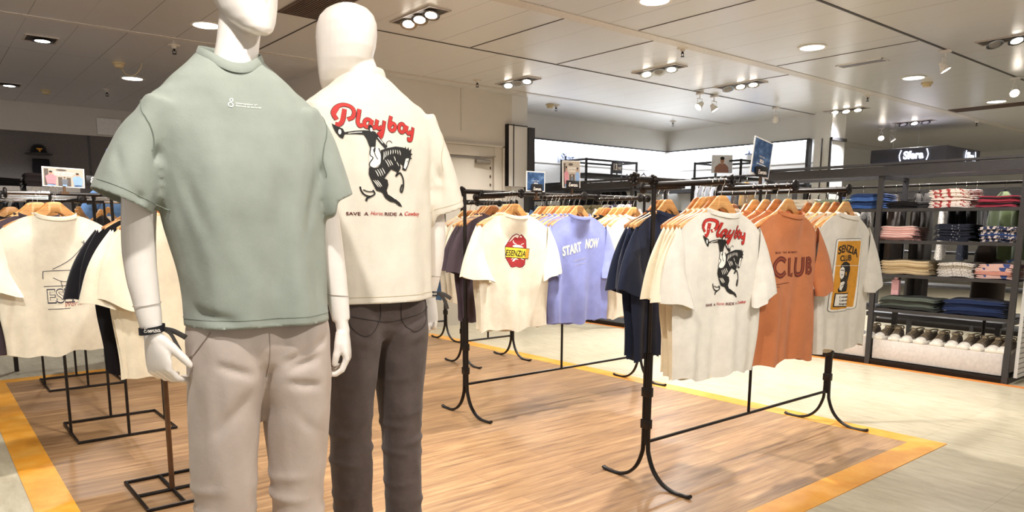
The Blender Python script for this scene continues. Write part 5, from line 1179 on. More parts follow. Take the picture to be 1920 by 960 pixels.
wrist_band(m2, (0.2215, 0.024, 0.970), 0.0285, 0.0265, 0, 1, -0.004)

# ================================================================== SIGNS ON THE RACKS
PB = plain('photo_border', '#efebe4', 0.5)
def denim_picture():
    m, nt, b = new_mat('denim_picture_print')
    n = noise_t(nt, coords(nt, (1, 1, 1)), 22, 8, 0.7)
    nt.links.new(ramp(nt, n, [(0.3, srgb('#1b2f4d')), (0.5, srgb('#35557f')), (0.72, srgb('#7d9cc0'))]), b.inputs['Base Color']); b.inputs['Roughness'].default_value = 0.4; return m
DP = denim_picture()
SKN = plain('print_skin_tone', '#b9876a', 0.6); PNK = plain('print_pink', '#c98a90', 0.6); BLU = plain('print_blue', '#8aa9cf', 0.6); STR = plain('print_street', '#b8ad9c', 0.6); STD = plain('print_street_dark', '#5d5148', 0.6)
def card(parent, name, w_, h_, z0, y, art, tilt=0.0, fm=PB):
    b = MB(); T = Matrix.Translation((0, y, z0)) @ Matrix.Rotation(tilt, 4, 'Y'); b.box(-w_/2, w_/2, -0.002, 0.003, 0, h_, T)
    c = b.build(name, fm, parent)
    art.build('picture', c, T=T @ Matrix.Translation((0, -0.002, 0)), base=0.0004, step=0.0003); return c
def denim_art(w_, h_):
    a = Art(); m = 0.006; a.rect(-w_/2+m, m, w_/2-m, h_-m, DP, 1)
    a.text('SINCE 1984', -w_*0.16, h_*0.50, 0.007, M['pwhite'], 2, width=w_*0.3); a.text('RIGA', -w_*0.10, h_*0.36, h_*0.09, M['pwhite'], 2, width=w_*0.22, bold=0.04); a.rect(-w_*0.24, h_*0.30, w_*0.24, h_*0.325, M['pwhite'], 2); return a
def street_art(w_, h_):
    a = Art(); m = 0.005; a.rect(-w_/2+m, m, w_/2-m, h_-m, STR, 1)
    for x, d in ((-0.40, 0.9), (-0.08, 0.5), (0.12, 0.5), (0.34, 0.55)): a.rect(w_*(x-.05), m, w_*(x+.05), h_*d, STD, 2)
    a.ellipse(-0.05*w_, h_*0.86, 0.13*w_, 0.05*h_, STD, 2)
    def man(x, y, k, top, leg): 
        a.poly([(x-.07*k*w_, y-.34*k*h_), (x-.10*k*w_, y-.02*k*h_), (x-.03*k*w_, y+.06*k*h_), (x+.04*k*w_, y+.06*k*h_), (x+.11*k*w_, y-.03*k*h_), (x+.09*k*w_, y-.36*k*h_)], top, 3)
        a.ellipse(x, y+.13*k*h_, .032*k*w_, .055*k*h_*1.0, SKN, 4); a.ellipse(x, y+.165*k*h_, .034*k*w_, .034*k*h_, M['ink'], 5); a.rect(x-.07*k*w_, m, x+.08*k*w_, y-.33*k*h_, leg, 3)
    man(-0.30*w_, 0.55*h_, 1.25, PNK, BLU); man(0.33*w_, 0.52*h_, 1.2, BLU, DP); man(0.02*w_, 0.38*h_, 0.7, plain('print_grey', '#6d737c', 0.6), BLU)
    a.text('CIUDADANAS', -0.24*w_, h_*0.69, h_*0.085, M['pwhite'], 6, width=w_*0.50, bold=0.03); a.text('CIUDAD', -0.22*w_, h_*0.58, h_*0.085, M['pwhite'], 6, width=w_*0.44, bold=0.03); return a
def brand_plate(parent, w_, h_, z, y=-0.006):
    b = MB(); b.box(-w_/2, w_/2, y-0.004, y+0.004, z, z+h_, bev=0.0015); p = b.build('name_plate', plain('black_plate', '#120f0f', 0.4), parent)
    a = Art(); esenzia(a, -w_*0.36, h_*0.26, w_*0.72, M['pwhite'], 1, 0.30); a.build('plate_lettering', p, T=Matrix.Translation((0, y-0.004, z)), base=0.0005, step=0.0003)
def sign(x, y, z, label, kind, w_, h_, plate_w, z_plate, tilt=0.0, rz=0.0, group=None):
    """card and name plate clipped on a rack bar at height z"""
    t = thing('sign_holder', (x, y, z), rz, label, 'sign', group)
    b = MB(); b.box(-0.007, 0.007, -0.004, 0.004, -0.02, z_plate+0.01); b.box(-0.02, 0.02, -0.012, 0.012, -0.022, -0.008); b.build('stem', M['bronze'], t)
    a = denim_art(w_, h_) if kind == 'denim' else street_art(w_, h_)
    card(t, 'picture_card', w_, h_, z_plate+0.005, 0.008, a, tilt)
    brand_plate(t, plate_w, 0.052, z_plate); return t
sign(3.37, R1Y, ZR+0.020, 'tilted blue denim picture card with black name plate on the right rack', 'denim', 0.17, 0.185, 0.105, 0.030, 0.16)
sign(3.07, R2Y-0.12, ZR-0.02, 'blue denim picture card with name plate on the middle rack', 'denim', 0.155, 0.125, 0.09, 0.025, 0.0)
sign(3.50, R2Y, ZR+0.02, 'street scene picture card with name plate over the lavender shirts', 'street', 0.165, 0.18, 0.118, 0.028, -0.03)
t = sign(0.845, 4.68, 1.372, 'street scene picture card behind the line-drawing shirt at left', 'street', 0.20, 0.105, 0.15, 0.012, 0.03); t.location = (0.665, 4.68, 1.372)
for ch in list(t.children):
    if ch.name.startswith('name_plate'): ch.location = (0.185, 0.02, 0.02)

# ================================================================== FOLDED CLOTHES, SHOES, GONDOLAS
def folded_mesh(w_, d_, th, seed, mats, droop=0.0):
    rnd = random.Random(seed); b = MB(); n = 28
    def layer(z0, z1, k, mi):
        b.cur = mi; rs = []
        for i in range(9):
            y = -d_/2*k+d_*k*i/8; e = sin(pi*i/8)**0.35 if 0 < i < 8 else 0.55; r = []
            for j in range(n):
                a = 2*pi*j/n; ca, sa = cos(a), sin(a)
                x = w_/2*k*(abs(ca)**0.45)*(1 if ca > 0 else -1)*(0.97+0.03*e); z = (z0+z1)/2+(z1-z0)/2*(abs(sa)**0.75)*(1 if sa > 0 else -1)*(0.7+0.3*e)
                z += 0.0035*sin(x*28+seed+i*0.5)+0.003*nz(x*14, y*14, seed)-droop*(2*x/w_)**2
                r.append(Vector((x, y, z)))
            rs.append(r)
        b.rings(rs)
    layer(0, th*0.55, 1.0, 0); layer(th*0.45, th, 0.97, 1 if len(mats) > 1 else 0)
    me = b.mesh('f', True, 80)
    for m in mats: me.materials.append(m)
    return me
def stack(name, x, y, z, n, w_, d_, th, mats_list, label, cat, group, rz=pi/2, seed=0, messy=0.01):
    """n folded pieces on top of each other, each a thing of its own; front of the fold faces -x when rz = pi/2"""
    r = random.Random(seed+77); zz = z; cache = {}
    for k in range(n):
        mats = mats_list[k % len(mats_list)]; key = tuple(m.name for m in mats)
        if key not in cache: cache[key] = folded_mesh(w_, d_, th, seed+len(cache), mats, droop=0.006)
        o = link(name, cache[key]); o.location = (x+r.uniform(-messy, messy), y+r.uniform(-messy, messy), zz+0.004); o.rotation_euler = (0, 0, rz+r.uniform(-0.04, 0.04))
        pos = 'lowest of its stack' if k == 0 else 'topmost of its stack' if k == n-1 else '%s from the bottom of its stack' % ORD[k]
        tag(o, '%s, %s' % (label, pos), cat, group); zz += th*0.93
GM = M['bmetal']
def gondola(x0, x1, ys, ztop, shelves, label, plinth=None, end_panel=None, kick=True):
    """double-sided shelving along y; ys = upright positions; shelves: list of (bay index, z)"""
    cx, cy = (x0+x1)/2, (ys[0]+ys[-1])/2; t = thing('shelving_unit', (cx, cy, 0), 0, label, 'shelving')
    hx = (x1-x0)/2
    for y in ys:
        for sx in (-1, 1):
            b = MB(); b.box(sx*hx-0.014, sx*hx+0.014, y-cy-0.020, y-cy+0.020, 0, ztop-0.10); b.build('upright', GM, t)
        b = MB(); b.box(-hx, hx, y-cy-0.014, y-cy+0.014, ztop-0.13, ztop-0.10); b.build('cross_rail', GM, t)
    b = MB(); L0, L1 = ys[0]-cy-0.03, ys[-1]-cy+0.03
    for sx in (-1, 1): b.box(sx*hx-0.03, sx*hx+0.03, L0, L1, ztop-0.105, ztop-0.028); b.box(sx*hx-0.04, sx*hx+0.04, L0, L1, ztop-0.018, ztop)
    b.box(-hx, hx, L0, L0+0.03, ztop-0.105, ztop); b.box(-hx, hx, L1-0.03, L1, ztop-0.105, ztop); b.build('top_beam', GM, t)
    for i, z in shelves:
        b = MB(); a, c = ys[i]-cy+0.022, ys[i+1]-cy-0.022
        b.box(-hx+0.005, hx-0.03, a, c, z-0.020, z-0.008); b.box(-hx-0.004, -hx+0.006, a, c, z-0.026, z); b.build('shelf', GM, t)
    if kick: b = MB(); b.box(-hx, hx, L0+0.01, L1-0.01, 0.0, 0.045); b.box(-hx-0.012, -hx, L0, L1, 0.030, 0.05); b.build('kick_base', M['black'], t)
    if plinth:
        for i in plinth: b = MB(); b.box(-hx+0.010, hx-0.02, ys[i]-cy+0.03, ys[i+1]-cy-0.03, 0.055, 0.225, bev=0.004); b.build('plinth', plain('blush_white_laminate', '#d8cfca', 0.45), t)
    return t
GZ = 1.72
gondola(6.38, 6.86, [1.80, 2.845, 3.90], GZ, [(i, z) for i in (0, 1) for z in (1.343, 1.078, 0.795, 0.500)], 'dark steel shelving unit at right with folded clothes and sneakers', plinth=(0, 1))
gondola(6.38, 6.98, [5.62, 6.7, 7.75], GZ, [], 'dark steel unit behind the lavender shirts, hung with blue and khaki clothes')
# slatted end of the right unit
t = thing('end_panel', (6.70, 1.745, 0), 0, 'white slatted end panel of the right shelving unit, at the picture edge', 'panel')
b = MB(); b.box(-0.28, 0.30, -0.012, 0.012, 0.05, 1.60); b.build('panel_board', M['wallw'], t)
b = MB()
for k in range(38): b.box(-0.28, 0.30, -0.0145, -0.011, 0.08+k*0.04, 0.084+k*0.04)
b.build('slat_groove', M['bmetal'], t)

wr = lambda n, a, b_, s=60, th=0.5: striped(n, (a, b_), s, 2, th)
T = dict(blue=fabric('royal_blue_knit', '#4468a8'), blue2=fabric('dark_blue_knit', '#2c4272'), cream=fabric('cream_knit', '#d9cfbd'), green=fabric('grey_green_knit', '#8d9a84'), black=fabric('black_knit', '#1c1a1c'), wr=wr('white_red_script_print', '#e6dad0', '#a8393a', 34, 0.56),
         rb=fabric('crimson_knit', '#a0384a'), pink=fabric('pink_stripe_knit', '#d89a94'), pink2=fabric('white_pink_knit', '#ecd6cf'), navyd=wr('navy_dotted_print', '#151a2b', '#c9ccd4', 70, 0.70), plaid=wr('plaid_print', '#2a3352', '#d2c5c0', 38, 0.53), beige=fabric('beige_cotton', '#c4ab84'),
         beige2=fabric('light_beige_cotton', '#dbc8a4'), check=wr('white_check_print', '#d9d3cc', '#8c8480', 80, 0.58), mix=wr('pink_blue_print', '#d9b3aa', '#41518a', 18, 0.60), mix2=fabric('salmon_cotton', '#cf9285'), grn=fabric('grey_green_twill', '#616a62'), dk=fabric('dark_olive_twill', '#3a3b37'), jn=fabric('indigo_denim', '#25345c'), jn2=fabric('dark_indigo_denim', '#1b2645'), brown=fabric('brown_wool', '#3c3028'))
SX = 6.56
def gstack(y, z, n, w_, th, mats, label, cat='folded clothes', seed=0, name='folded_shirt', d_=0.28): stack(name, SX, y, z, n, w_, d_, th, mats, label, cat, label+'s in one stack', pi/2, seed)
gstack(2.99, 1.343, 4, 0.30, 0.034, [[T['blue']], [T['blue2']], [T['blue']], [T['blue2']]], 'royal blue folded shirt', seed=1)
gstack(3.60, 1.343, 3, 0.32, 0.032, [[T['cream']]], 'cream folded shirt', seed=2)
gstack(3.30, 1.343, 3, 0.30, 0.030, [[T['green']]], 'grey-green folded shirt', seed=3)
gstack(2.68, 1.343, 3, 0.26, 0.020, [[T['black']]], 'black folded shirt', seed=4)
gstack(2.32, 1.343, 5, 0.31, 0.031, [[T['wr']], [T['wr']], [T['pink2'], T['wr']]], 'white folded shirt with red script print', seed=5)
gstack(1.985, 1.343, 4, 0.29, 0.022, [[T['rb']], [T['black'], T['rb']]], 'crimson and black folded shirt', seed=6)
gstack(2.70, 1.078, 6, 0.29, 0.0205, [[T['pink'], T['pink2']]], 'pink and white striped folded shirt', seed=7)
gstack(2.28, 1.078, 6, 0.27, 0.024, [[T['navyd']]], 'navy folded shirt with small white dots', seed=8)
gstack(1.96, 1.078, 5, 0.26, 0.025, [[T['plaid']], [T['plaid']], [T['blue2'], T['plaid']]], 'navy and white plaid folded shirt', seed=9)
gstack(2.62, 0.795, 5, 0.40, 0.024, [[T['beige'], T['beige2']]], 'beige folded shirt', seed=10)
gstack(2.235, 0.795, 5, 0.27, 0.024, [[T['check']]], 'white checked folded shirt', seed=11)
gstack(1.955, 0.795, 4, 0.26, 0.030, [[T['mix']], [T['mix2']], [T['mix']]], 'pink and blue patterned folded shirt', seed=12)
gstack(2.58, 0.500, 4, 0.46, 0.026, [[T['dk']], [T['grn']]], 'grey-green folded pair of trousers', 'folded trousers', 13, 'folded_trousers')
gstack(2.08, 0.500, 4, 0.44, 0.031, [[T['jn2']], [T['jn']]], 'indigo folded pair of jeans', 'folded jeans', 14, 'folded_jeans')
gstack(3.45, 0.795, 4, 0.40, 0.026, [[T['beige2']]], 'pale folded shirt half hidden behind the SENZIA shirt', seed=15)
b = MB(); b.box(6.44, 6.48, 2.66, 2.72, 0.615, 0.745, bev=0.002); tag(b.build('gift_box', plain('pink_card', '#dba9b4', 0.5)), 'small pink box hanging above the grey-green trousers', 'box')
b = MB(); b.box(6.448, 6.47, 2.675, 2.705, 0.745, 0.79); b.build('hang_tab', plain('pink_card', '#dba9b4', 0.5), bpy.data.objects['gift_box'])
# sneakers on the plinth, toes towards the aisle
def sneaker_parts():
    P = {}
    prof = [(-0.140, 0.030, 0.0), (-0.125, 0.043, 0.0), (-0.08, 0.049, 0.0), (-0.02, 0.044, 0.0), (0.05, 0.036, 0.0), (0.11, 0.037, 0.0), (0.14, 0.026, 0.0)]
    def loop(off, z): 
        L = []
        for x, w_, _ in prof: L.append(Vector((x*(1+off*2), w_*(1+off*8), z)))
        for x, w_, _ in prof[::-1]: L.append(Vector((x*(1+off*2), -w_*(1+off*8), z)))
        return crom(L, 3, True)
    b = MB(); b.rings([loop(0, 0.0), loop(0.012, 0.006), loop(0.012, 0.022), loop(0.0, 0.028)]); P['sole'] = b.mesh('s', True, 50)
    b = MB(); rs = []
    for x, hw, h0, h1, op in ((-0.136, 0.018, 0.015, 0.030, 0), (-0.128, 0.034, 0.012, 0.040, 0), (-0.11, 0.042, 0.012, 0.050, 0), (-0.09, 0.044, 0.012, 0.056, 0)):
        rs.append([Vector((x, hw*cos(pi*k/14), h0+(h1-h0)*max(0, sin(pi*k/14))**0.6)) for k in range(15)]+[Vector((x, 0, h0))])
    b.rings(rs); P['toe_cap'] = b.mesh('t', True, 60)
    b = MB(); rs = []
    for x, hw, h1, gap in ((-0.092, 0.043, 0.055, 0.4), (-0.06, 0.044, 0.066, 0.3), (-0.02, 0.041, 0.080, 0.3), (0.02, 0.037, 0.092, 0.3), (0.05, 0.035, 0.090, 0.35), (0.09, 0.036, 0.086, 0.4), (0.125, 0.032, 0.092, 0.4), (0.138, 0.020, 0.094, 0.4)):
        rs.append([Vector((x, hw*cos(pi*k/16)*(1-0.25*sin(pi*k/16)), 0.020+(h1-0.020)*sin(pi*k/16)**0.55)) for k in range(17)]+[Vector((x, 0, 0.020))])
    b.rings(rs); P['upper'] = b.mesh('u', True, 60)
    b = MB(); b.tube(crom([(0.03, 0.030, 0.088), (0.08, 0.033, 0.094), (0.135, 0.014, 0.102), (0.135, -0.014, 0.102), (0.08, -0.033, 0.094), (0.03, -0.030, 0.088)], 4), 0.006, 8); b.box(-0.01, 0.035, -0.018, 0.018, 0.088, 0.108, bev=0.004); P['collar'] = b.mesh('c', True, 60)
    b = MB()
    for k in range(5):
        x = -0.065+0.020*k; z = 0.066+0.0068*k*1.0+0.004; b.tube(crom([(x, 0.024, z-0.010), (x+0.004, 0.010, z), (x+0.004, -0.010, z), (x, -0.024, z-0.010)], 3), 0.0026, 6)
    b.tube(crom([(0.02, 0, 0.104), (0.005, 0.025, 0.112), (-0.01, 0.030, 0.100)], 4), 0.002, 6); b.tube(crom([(0.02, 0, 0.104), (0.005, -0.025, 0.112), (-0.01, -0.030, 0.100)], 4), 0.002, 6); P['laces'] = b.mesh('l', True, 60)
    sm = plain('white_rubber', '#e6dfd4', 0.5); um = fabric('taupe_canvas', '#77695a'); cm = fabric('light_taupe_canvas', '#b9a88e')
    for k, m in (('sole', sm), ('toe_cap', sm), ('upper', um), ('collar', cm), ('laces', cm)): P[k].materials.append(m)
    return P
SP = sneaker_parts()
toes = (2.88, 2.765, 2.675, 2.545, 2.435, 2.325, 2.220, 2.110, 2.010, 1.915, 1.845)
for k, y in enumerate(toes):
    t = thing('sneaker', (6.535, y, 0.225), random.Random(k).uniform(-0.22, 0.22), 'taupe canvas sneaker with white toe cap, %s from the left on the plinth' % (ORD[k] if k < 11 else ''), 'shoe', 'sneakers in a row on the white plinth')
    for nm in ('sole', 'toe_cap', 'upper', 'collar', 'laces'): link(nm, SP[nm], t)

# --- clothes hanging behind and inside the steel units
def garment_mesh(w_, l_, seed, kind='shirt'):
    rnd = random.Random(seed); b = MB(); n = 26; rs = []
    tb = [(0.0, 0.05, 0.016), (-0.025, 0.12, 0.024), (-0.07, w_*0.9, 0.032), (-0.16, w_*1.05, 0.038), (-0.35, w_*0.92, 0.035), (-l_, w_*0.95, 0.045)] if kind == 'shirt' else [(0.0, w_*0.8, 0.014), (-0.03, w_*0.85, 0.03), (-0.2, w_*0.95, 0.04), (-l_, w_*0.9, 0.04)]
    for i in range(22):
        z = -l_*i/21; rx, ry = interp(sorted(tb), z); r = []
        for k in range(n):
            a = 2*pi*k/n; x = rx*cos(a); y = ry*sin(a)*(1+0.35*sin(5*a+seed+z*3))+0.008*sin(x*30+seed)*min(1, -z*3); r.append(Vector((x, y, z-0.03*(abs(x)/max(rx, .01))**2*(1 if i else 0.2)*0.4)))
        rs.append(r)
    b.rings(rs)
    if kind == 'shirt':
        for sd in (-1, 1):
            P = [(sd*w_*0.86, 0, -0.075), (sd*w_*1.12, -0.01, -0.16), (sd*w_*1.25, -0.015, -0.30)]
            b.tube(crom(P, 4), [0.05]*3+[0.06]*3+[0.07]*3, 12, rb=[0.022]*3+[0.026]*3+[0.03]*3, side=(1, 0, 0.4))
    return b.mesh('g', True, 80)
HT = MB(); HT.tube(crom([(-0.19, 0, -0.10), (-0.10, 0, -0.05), (-0.02, 0, -0.02), (0, 0, -0.005), (0.02, 0, -0.02), (0.10, 0, -0.05), (0.19, 0, -0.10)], 4), 0.006, 8); HT.tube([(-0.19, 0, -0.10), (0.19, 0, -0.10)], 0.004, 6); HTM = HT.mesh('ht', True, 60); HTM.materials.append(M['black'])
HKM = HK.copy()
GAR = {}
def hang(x, y, zrail, rz, mat, label, cat, group, w_=0.20, l_=0.62, kind='shirt', name='hanging_shirt', seed=0):
    key = (w_, l_, kind, seed % 2, mat.name)
    if key not in GAR: g = garment_mesh(w_, l_, seed % 2+3, kind); g.materials.append(mat); GAR[key] = g
    h = thing('coat_hanger', (x, y, zrail-0.057), rz, 'hanger of the %s' % label, 'hanger', 'black hangers: '+group)
    link('hanger_body', HTM, h); link('hook', HKM, h)
    o = link(name, GAR[key]); o.location = (x, y, zrail-0.057-0.018); o.rotation_euler = (0, 0, rz); return tag(o, label, cat, group)
def rail(x0, y0, x1, y1, z, label):
    t = thing('hanging_rail', ((x0+x1)/2, (y0+y1)/2, 0), 0, label, 'clothes rail'); b = MB(); cx, cy = (x0+x1)/2, (y0+y1)/2
    b.tube([(x0-cx, y0-cy, z), (x1-cx, y1-cy, z)], 0.0125, 10); b.build('rail_bar', M['black'], t)
    for px, py in ((x0-cx, y0-cy), (x1-cx, y1-cy)): b = MB(); b.box(px-.015, px+.015, py-.015, py+.015, 0, z+0.01); b.build('upright', M['black'], t)
    return t
# seen through the right unit
rail(7.04, 1.87, 7.04, 3.85, 1.56, 'hanging rail behind the right shelving unit')
for k, (y, m, lab, l_) in enumerate(((1.96, fabric('olive_sweater', '#6f7d56'), 'olive green sweater behind the crimson shirts', 0.55), (2.13, fabric('olive_sweater', '#6f7d56'), 'second olive green sweater behind the crimson shirts', 0.55),
      (2.34, T['black'], 'black top behind the red script shirts, nearer to the sweaters', 0.30), (2.42, T['black'], 'black top behind the red script shirts, middle one', 0.30), (2.50, T['black'], 'black top behind the red script shirts, farthest from the sweaters', 0.30),
      (2.72, plain('grey_wool', '#57524f', 0.9), 'dark grey trousers on a hanger behind the pink shirts', 0.95), (2.80, plain('grey_wool', '#57524f', 0.9), 'dark grey trousers on a hanger, left of its pair', 0.95),
      (3.0, fabric('taupe_shirt', '#8a7f78'), 'taupe shirt behind the steel upright', 0.7), (3.12, T['navyd'], 'dark patterned shirt behind the blue folded shirts', 0.7), (3.3, T['check'], 'white checked shirt hanging behind the green folded shirts', 0.7), (3.5, T['blue2'], 'dark blue shirt hanging behind the cream folded shirts', 0.7))):
    hang(7.04, y, 1.56, pi/2-0.9 if k < 2 else 0.25, m, lab, 'hanging clothes', 'clothes behind the right shelving unit', 0.19, l_, 'shirt' if 'trousers' not in lab else 'pants', 'hanging_trousers' if 'trousers' in lab else 'hanging_shirt', k)
t = thing('clothes_bust', (7.10, 2.2, 0), 0, 'dark coat on a low stand seen under the second shelf', 'coat')
b = MB(); b.rings([ering((0, 0, z), rx, ry, 26, sq=2.4) for z, rx, ry in ((0.42, 0.19, 0.10), (0.6, 0.20, 0.11), (0.8, 0.19, 0.11), (0.98, 0.20, 0.10), (1.05, 0.15, 0.08), (1.10, 0.06, 0.05))]); b.build('coat', T['brown'], t)
b = MB(); b.tube([(0, 0, 0.05), (0, 0, 0.45)], 0.014, 8); b.lathe([(0.14, 0.045), (0.14, 0.06), (0.02, 0.07)], 20); b.build('stand_pole', M['black'], t)
# low dark table behind
t = thing('display_table', (7.9, 2.75, 0), 0, 'low dark display table seen behind the sneakers', 'table')
b = MB(); b.box(-0.5, 0.5, -0.6, 0.6, 0.30, 0.345, bev=0.004); b.build('table_top', GM, t)
for a in ((-0.46, -0.56), (0.46, -0.56), (-0.46, 0.56), (0.46, 0.56)): b = MB(); b.box(a[0]-.02, a[0]+.02, a[1]-.02, a[1]+.02, 0, 0.30); b.build('leg', GM, t)
stack('folded_shirt', 7.7, 2.95, 0.345, 3, 0.34, 0.3, 0.03, [[T['black']]], 'black folded shirt on the low dark table', 'folded clothes', 'black shirts on the low table', pi/2, 31)
stack('folded_shirt', 7.7, 2.5, 0.345, 2, 0.30, 0.3, 0.03, [[T['brown']]], 'brown folded shirt on the low dark table', 'folded clothes', 'brown shirts on the low table', pi/2, 32)
# second dark steel row further right / behind
gondola(9.3, 9.9, [1.9, 3.0, 4.1], 1.62, [(0, 0.5), (1, 0.5), (0, 0.9), (1, 0.9)], 'dark steel unit in the distance behind the right shelving')
for k in range(9): hang(9.2, 2.0+0.23*k, 1.50, 0.3, [T['black'], T['navyd'], T['check'], T['blue2']][k % 4], 'shirt on the distant unit, %s from the right' % ORD[k], 'hanging clothes', 'shirts on the distant steel unit', 0.19, 0.6, 'shirt', 'hanging_shirt', k)
# middle unit: tightly hung shirts
rail(6.22, 5.45, 6.22, 7.5, 1.50, 'hanging rail in front of the middle steel unit')
cols = [T['blue2'], T['blue2'], fabric('pale_blue_shirting', '#8fa6c4'), fabric('pale_blue_shirting', '#8fa6c4'), fabric('mid_blue_shirting', '#5f7da6'), T['check'], T['check'], fabric('sand_shirting', '#a79a80'), T['check'], T['cream'], T['green'], fabric('khaki_shirting', '#85795a'), fabric('khaki_shirting', '#85795a'), fabric('khaki_shirting', '#85795a'), T['check'], T['plaid'], T['check'], T['mix']]
cn = ['dark blue', 'dark blue', 'pale blue', 'pale blue', 'mid blue', 'white checked', 'white checked', 'sand', 'white checked', 'cream', 'grey-green', 'khaki', 'khaki', 'khaki', 'white checked', 'plaid', 'white checked', 'pink and blue']
for k in range(18):
    hang(6.22, 7.42-0.112*k, 1.50, 0.10, cols[k], '%s shirt on the middle steel unit, %s from the left' % (cn[k], (ORD+['thirteenth', 'fourteenth', 'fifteenth', 'sixteenth', 'seventeenth', 'eighteenth'])[k]), 'hanging clothes', 'shirts tightly hung on the middle unit', 0.20, 0.60, 'shirt', 'hanging_shirt', k)
for k in range(5):
    h = thing('coat_hanger', (6.9, 5.9+0.09*k, GZ+0.02), 0.3+0.1*k, 'empty black hanger lying over the middle steel unit, %s from the right' % ORD[k], 'hanger', 'empty black hangers on the middle unit'); link('hanger_body', HTM, h).location = (0, 0, 0.08)
# display frames by the bright niche
def cube_frame(x0, x1, y0, y1, z0, z1, label):
    cx, cy = (x0+x1)/2, (y0+y1)/2; hx, hy = (x1-x0)/2, (y1-y0)/2; t = thing('display_rack', (cx, cy, 0), 0, label, 'display rack'); r = 0.012
    for sx in (-1, 1):
        for sy in (-1, 1): b = MB(); b.box(sx*hx-r, sx*hx+r, sy*hy-r, sy*hy+r, 0, z1); b.build('post', M['black'], t)
    b = MB()
    for z in (z0, z1-0.03):
        for s in (-1, 1): b.box(-hx, hx, s*hy-r, s*hy+r, z, z+0.025); b.box(s*hx-r, s*hx+r, -hy, hy, z, z+0.025)
    b.build('frame_rails', M['black'], t)
    b = MB(); b.box(-hx, hx, -hy, hy, z0-0.012, z0+0.004); b.build('frame_shelf', GM, t); return t
cube_frame(7.04, 8.05, 7.02, 7.5, 1.86, 2.08, 'black display frame left, before the bright niche')
cube_frame(8.7, 9.2, 5.75, 6.5, 1.82, 2.08, 'black display frame right, before the bright niche')
for k in range(7): hang(7.15+0.11*k, 7.26, 1.84, pi/2+0.2, M['black'] if k % 2 else T['black'], 'dark top under the left display frame, %s from the left' % ORD[k], 'hanging clothes', 'tops under the left display frame', 0.17, 0.5, 'shirt', 'hanging_shirt', k)
for k, m in enumerate((fabric('grey_sweat', '#a9a7a8'), fabric('grey_sweat', '#a9a7a8'), fabric('grey_sweat', '#a9a7a8'), fabric('light_blue_shirt', '#9fb3cf'), fabric('light_blue_shirt', '#9fb3cf'), T['brown'], fabric('camel_coat', '#8a6a3f'))):
    hang(8.0, 5.85-0.11*k, 1.80, 0.3, m, '%s garment near the bright niche, %s from the left' % (('grey', 'grey', 'grey', 'light blue', 'light blue', 'dark brown', 'camel')[k], ORD[k]), 'hanging clothes', 'clothes between the niche and the right rack', 0.2, 0.7, 'shirt', 'hanging_shirt', k)
rail(8.0, 4.9, 8.0, 6.0, 1.80, 'hanging rail between the niche and the right rack')
# price sign and portrait card
t = thing('price_sign', (7.62, 7.0, 2.07), 0, 'dark price sign reading 13.99 on the left display frame', 'sign')
b = MB(); b.box(-0.105, 0.105, -0.006, 0.006, -0.17, 0.0, bev=0.003); b.build('sign_board', plain('slate_card', '#3a3c48', 0.5), t)
b = MB(); b.box(-0.012, 0.012, -0.003, 0.003, -0.2, -0.17); b.build('clip', M['black'], t)
a = Art(); a.text('13', -0.075, -0.125, 0.085, M['pwhite'], 1, width=0.075, bold=0.04); a.text(',99€', 0.005, -0.125, 0.045, M['pwhite'], 1, width=0.080, bold=0.03); a.text('desde', 0.01, -0.05, 0.018, M['pwhite'], 1, width=0.06); a.build('price_lettering', t, T=Matrix.Translation((0, -0.006, 0)))
t = thing('picture_card', (8.6, 5.98, 1.90), radians(-30), 'portrait card of a dark-haired man in a patterned shirt, near the niche', 'picture')
b = MB(); b.box(-0.15, 0.15, -0.004, 0.004, 0, 0.24); b.build('card_board', plain('card_white', '#e3e4e8', 0.5), t)
a = Art(); a.poly([(-0.11, 0.004), (-0.10, 0.08), (-0.04, 0.125), (0.04, 0.125), (0.09, 0.08), (0.10, 0.004)], plain('print_shirt', '#9b6f5f', 0.6), 1); a.ellipse(0, 0.165, 0.028, 0.040, SKN, 2); a.ellipse(0, 0.195, 0.031, 0.022, M['ink'], 3); a.rect(-0.012, 0.105, 0.012, 0.14, SKN, 2); a.ellipse(-0.010, 0.170, 0.003, 0.003, M['ink'], 4); a.ellipse(0.010, 0.170, 0.003, 0.003, M['ink'], 4); a.stroke([(-0.008, 0.148), (0.008, 0.148)], 0.003, M['maroon'], 4, smooth=False); a.build('portrait', t, T=Matrix.Translation((0, -0.004, 0)))
# Sfera letters and the hanging sign
def sfera(parent, T, h, mat, depth=0.02, name='letters'):
    a = Art(); w_ = h*2.6
    a.text('Sfera', 0, 0, h, mat, 0, width=w_, bold=0.045)
    a.stroke([(-h*0.30, h*1.18), (-h*0.52, h*0.45), (-h*0.34, -h*0.28)], h*0.12, mat, 0); a.stroke([(w_+h*0.34, h*1.18), (w_+h*0.56, h*0.45), (w_+h*0.38, -h*0.28)], h*0.12, mat, 0)
    o = a.build(name, parent, T=T); m = o.modifiers.new('d', 'SOLIDIFY'); m.thickness = depth; m.offset = 1; return o
t = thing('wall_lettering', (7.62, 8.15, 2.15), 0, 'raised ( Sfera ) letters on the bright niche wall, left', 'sign'); sfera(t, Matrix.Identity(4), 0.12, plain('blue_grey_letter', '#9aa3bd', 0.5))  # letters in one even blue-grey
t = thing('wall_lettering', (10.10, 6.62, 2.28), 0, 'raised ( Sfera ) letters on the niche side wall, behind the tilted denim card', 'sign'); sfera(t, Matrix.Rotation(-pi/2, 4, 'Z'), 0.12, plain('blue_grey_letter', '#9aa3bd', 0.5))
t = thing('hanging_sign', (12.2, 4.83, 2.14), 0, 'long dark hanging box sign with lit ( Sfera ) letters', 'sign')
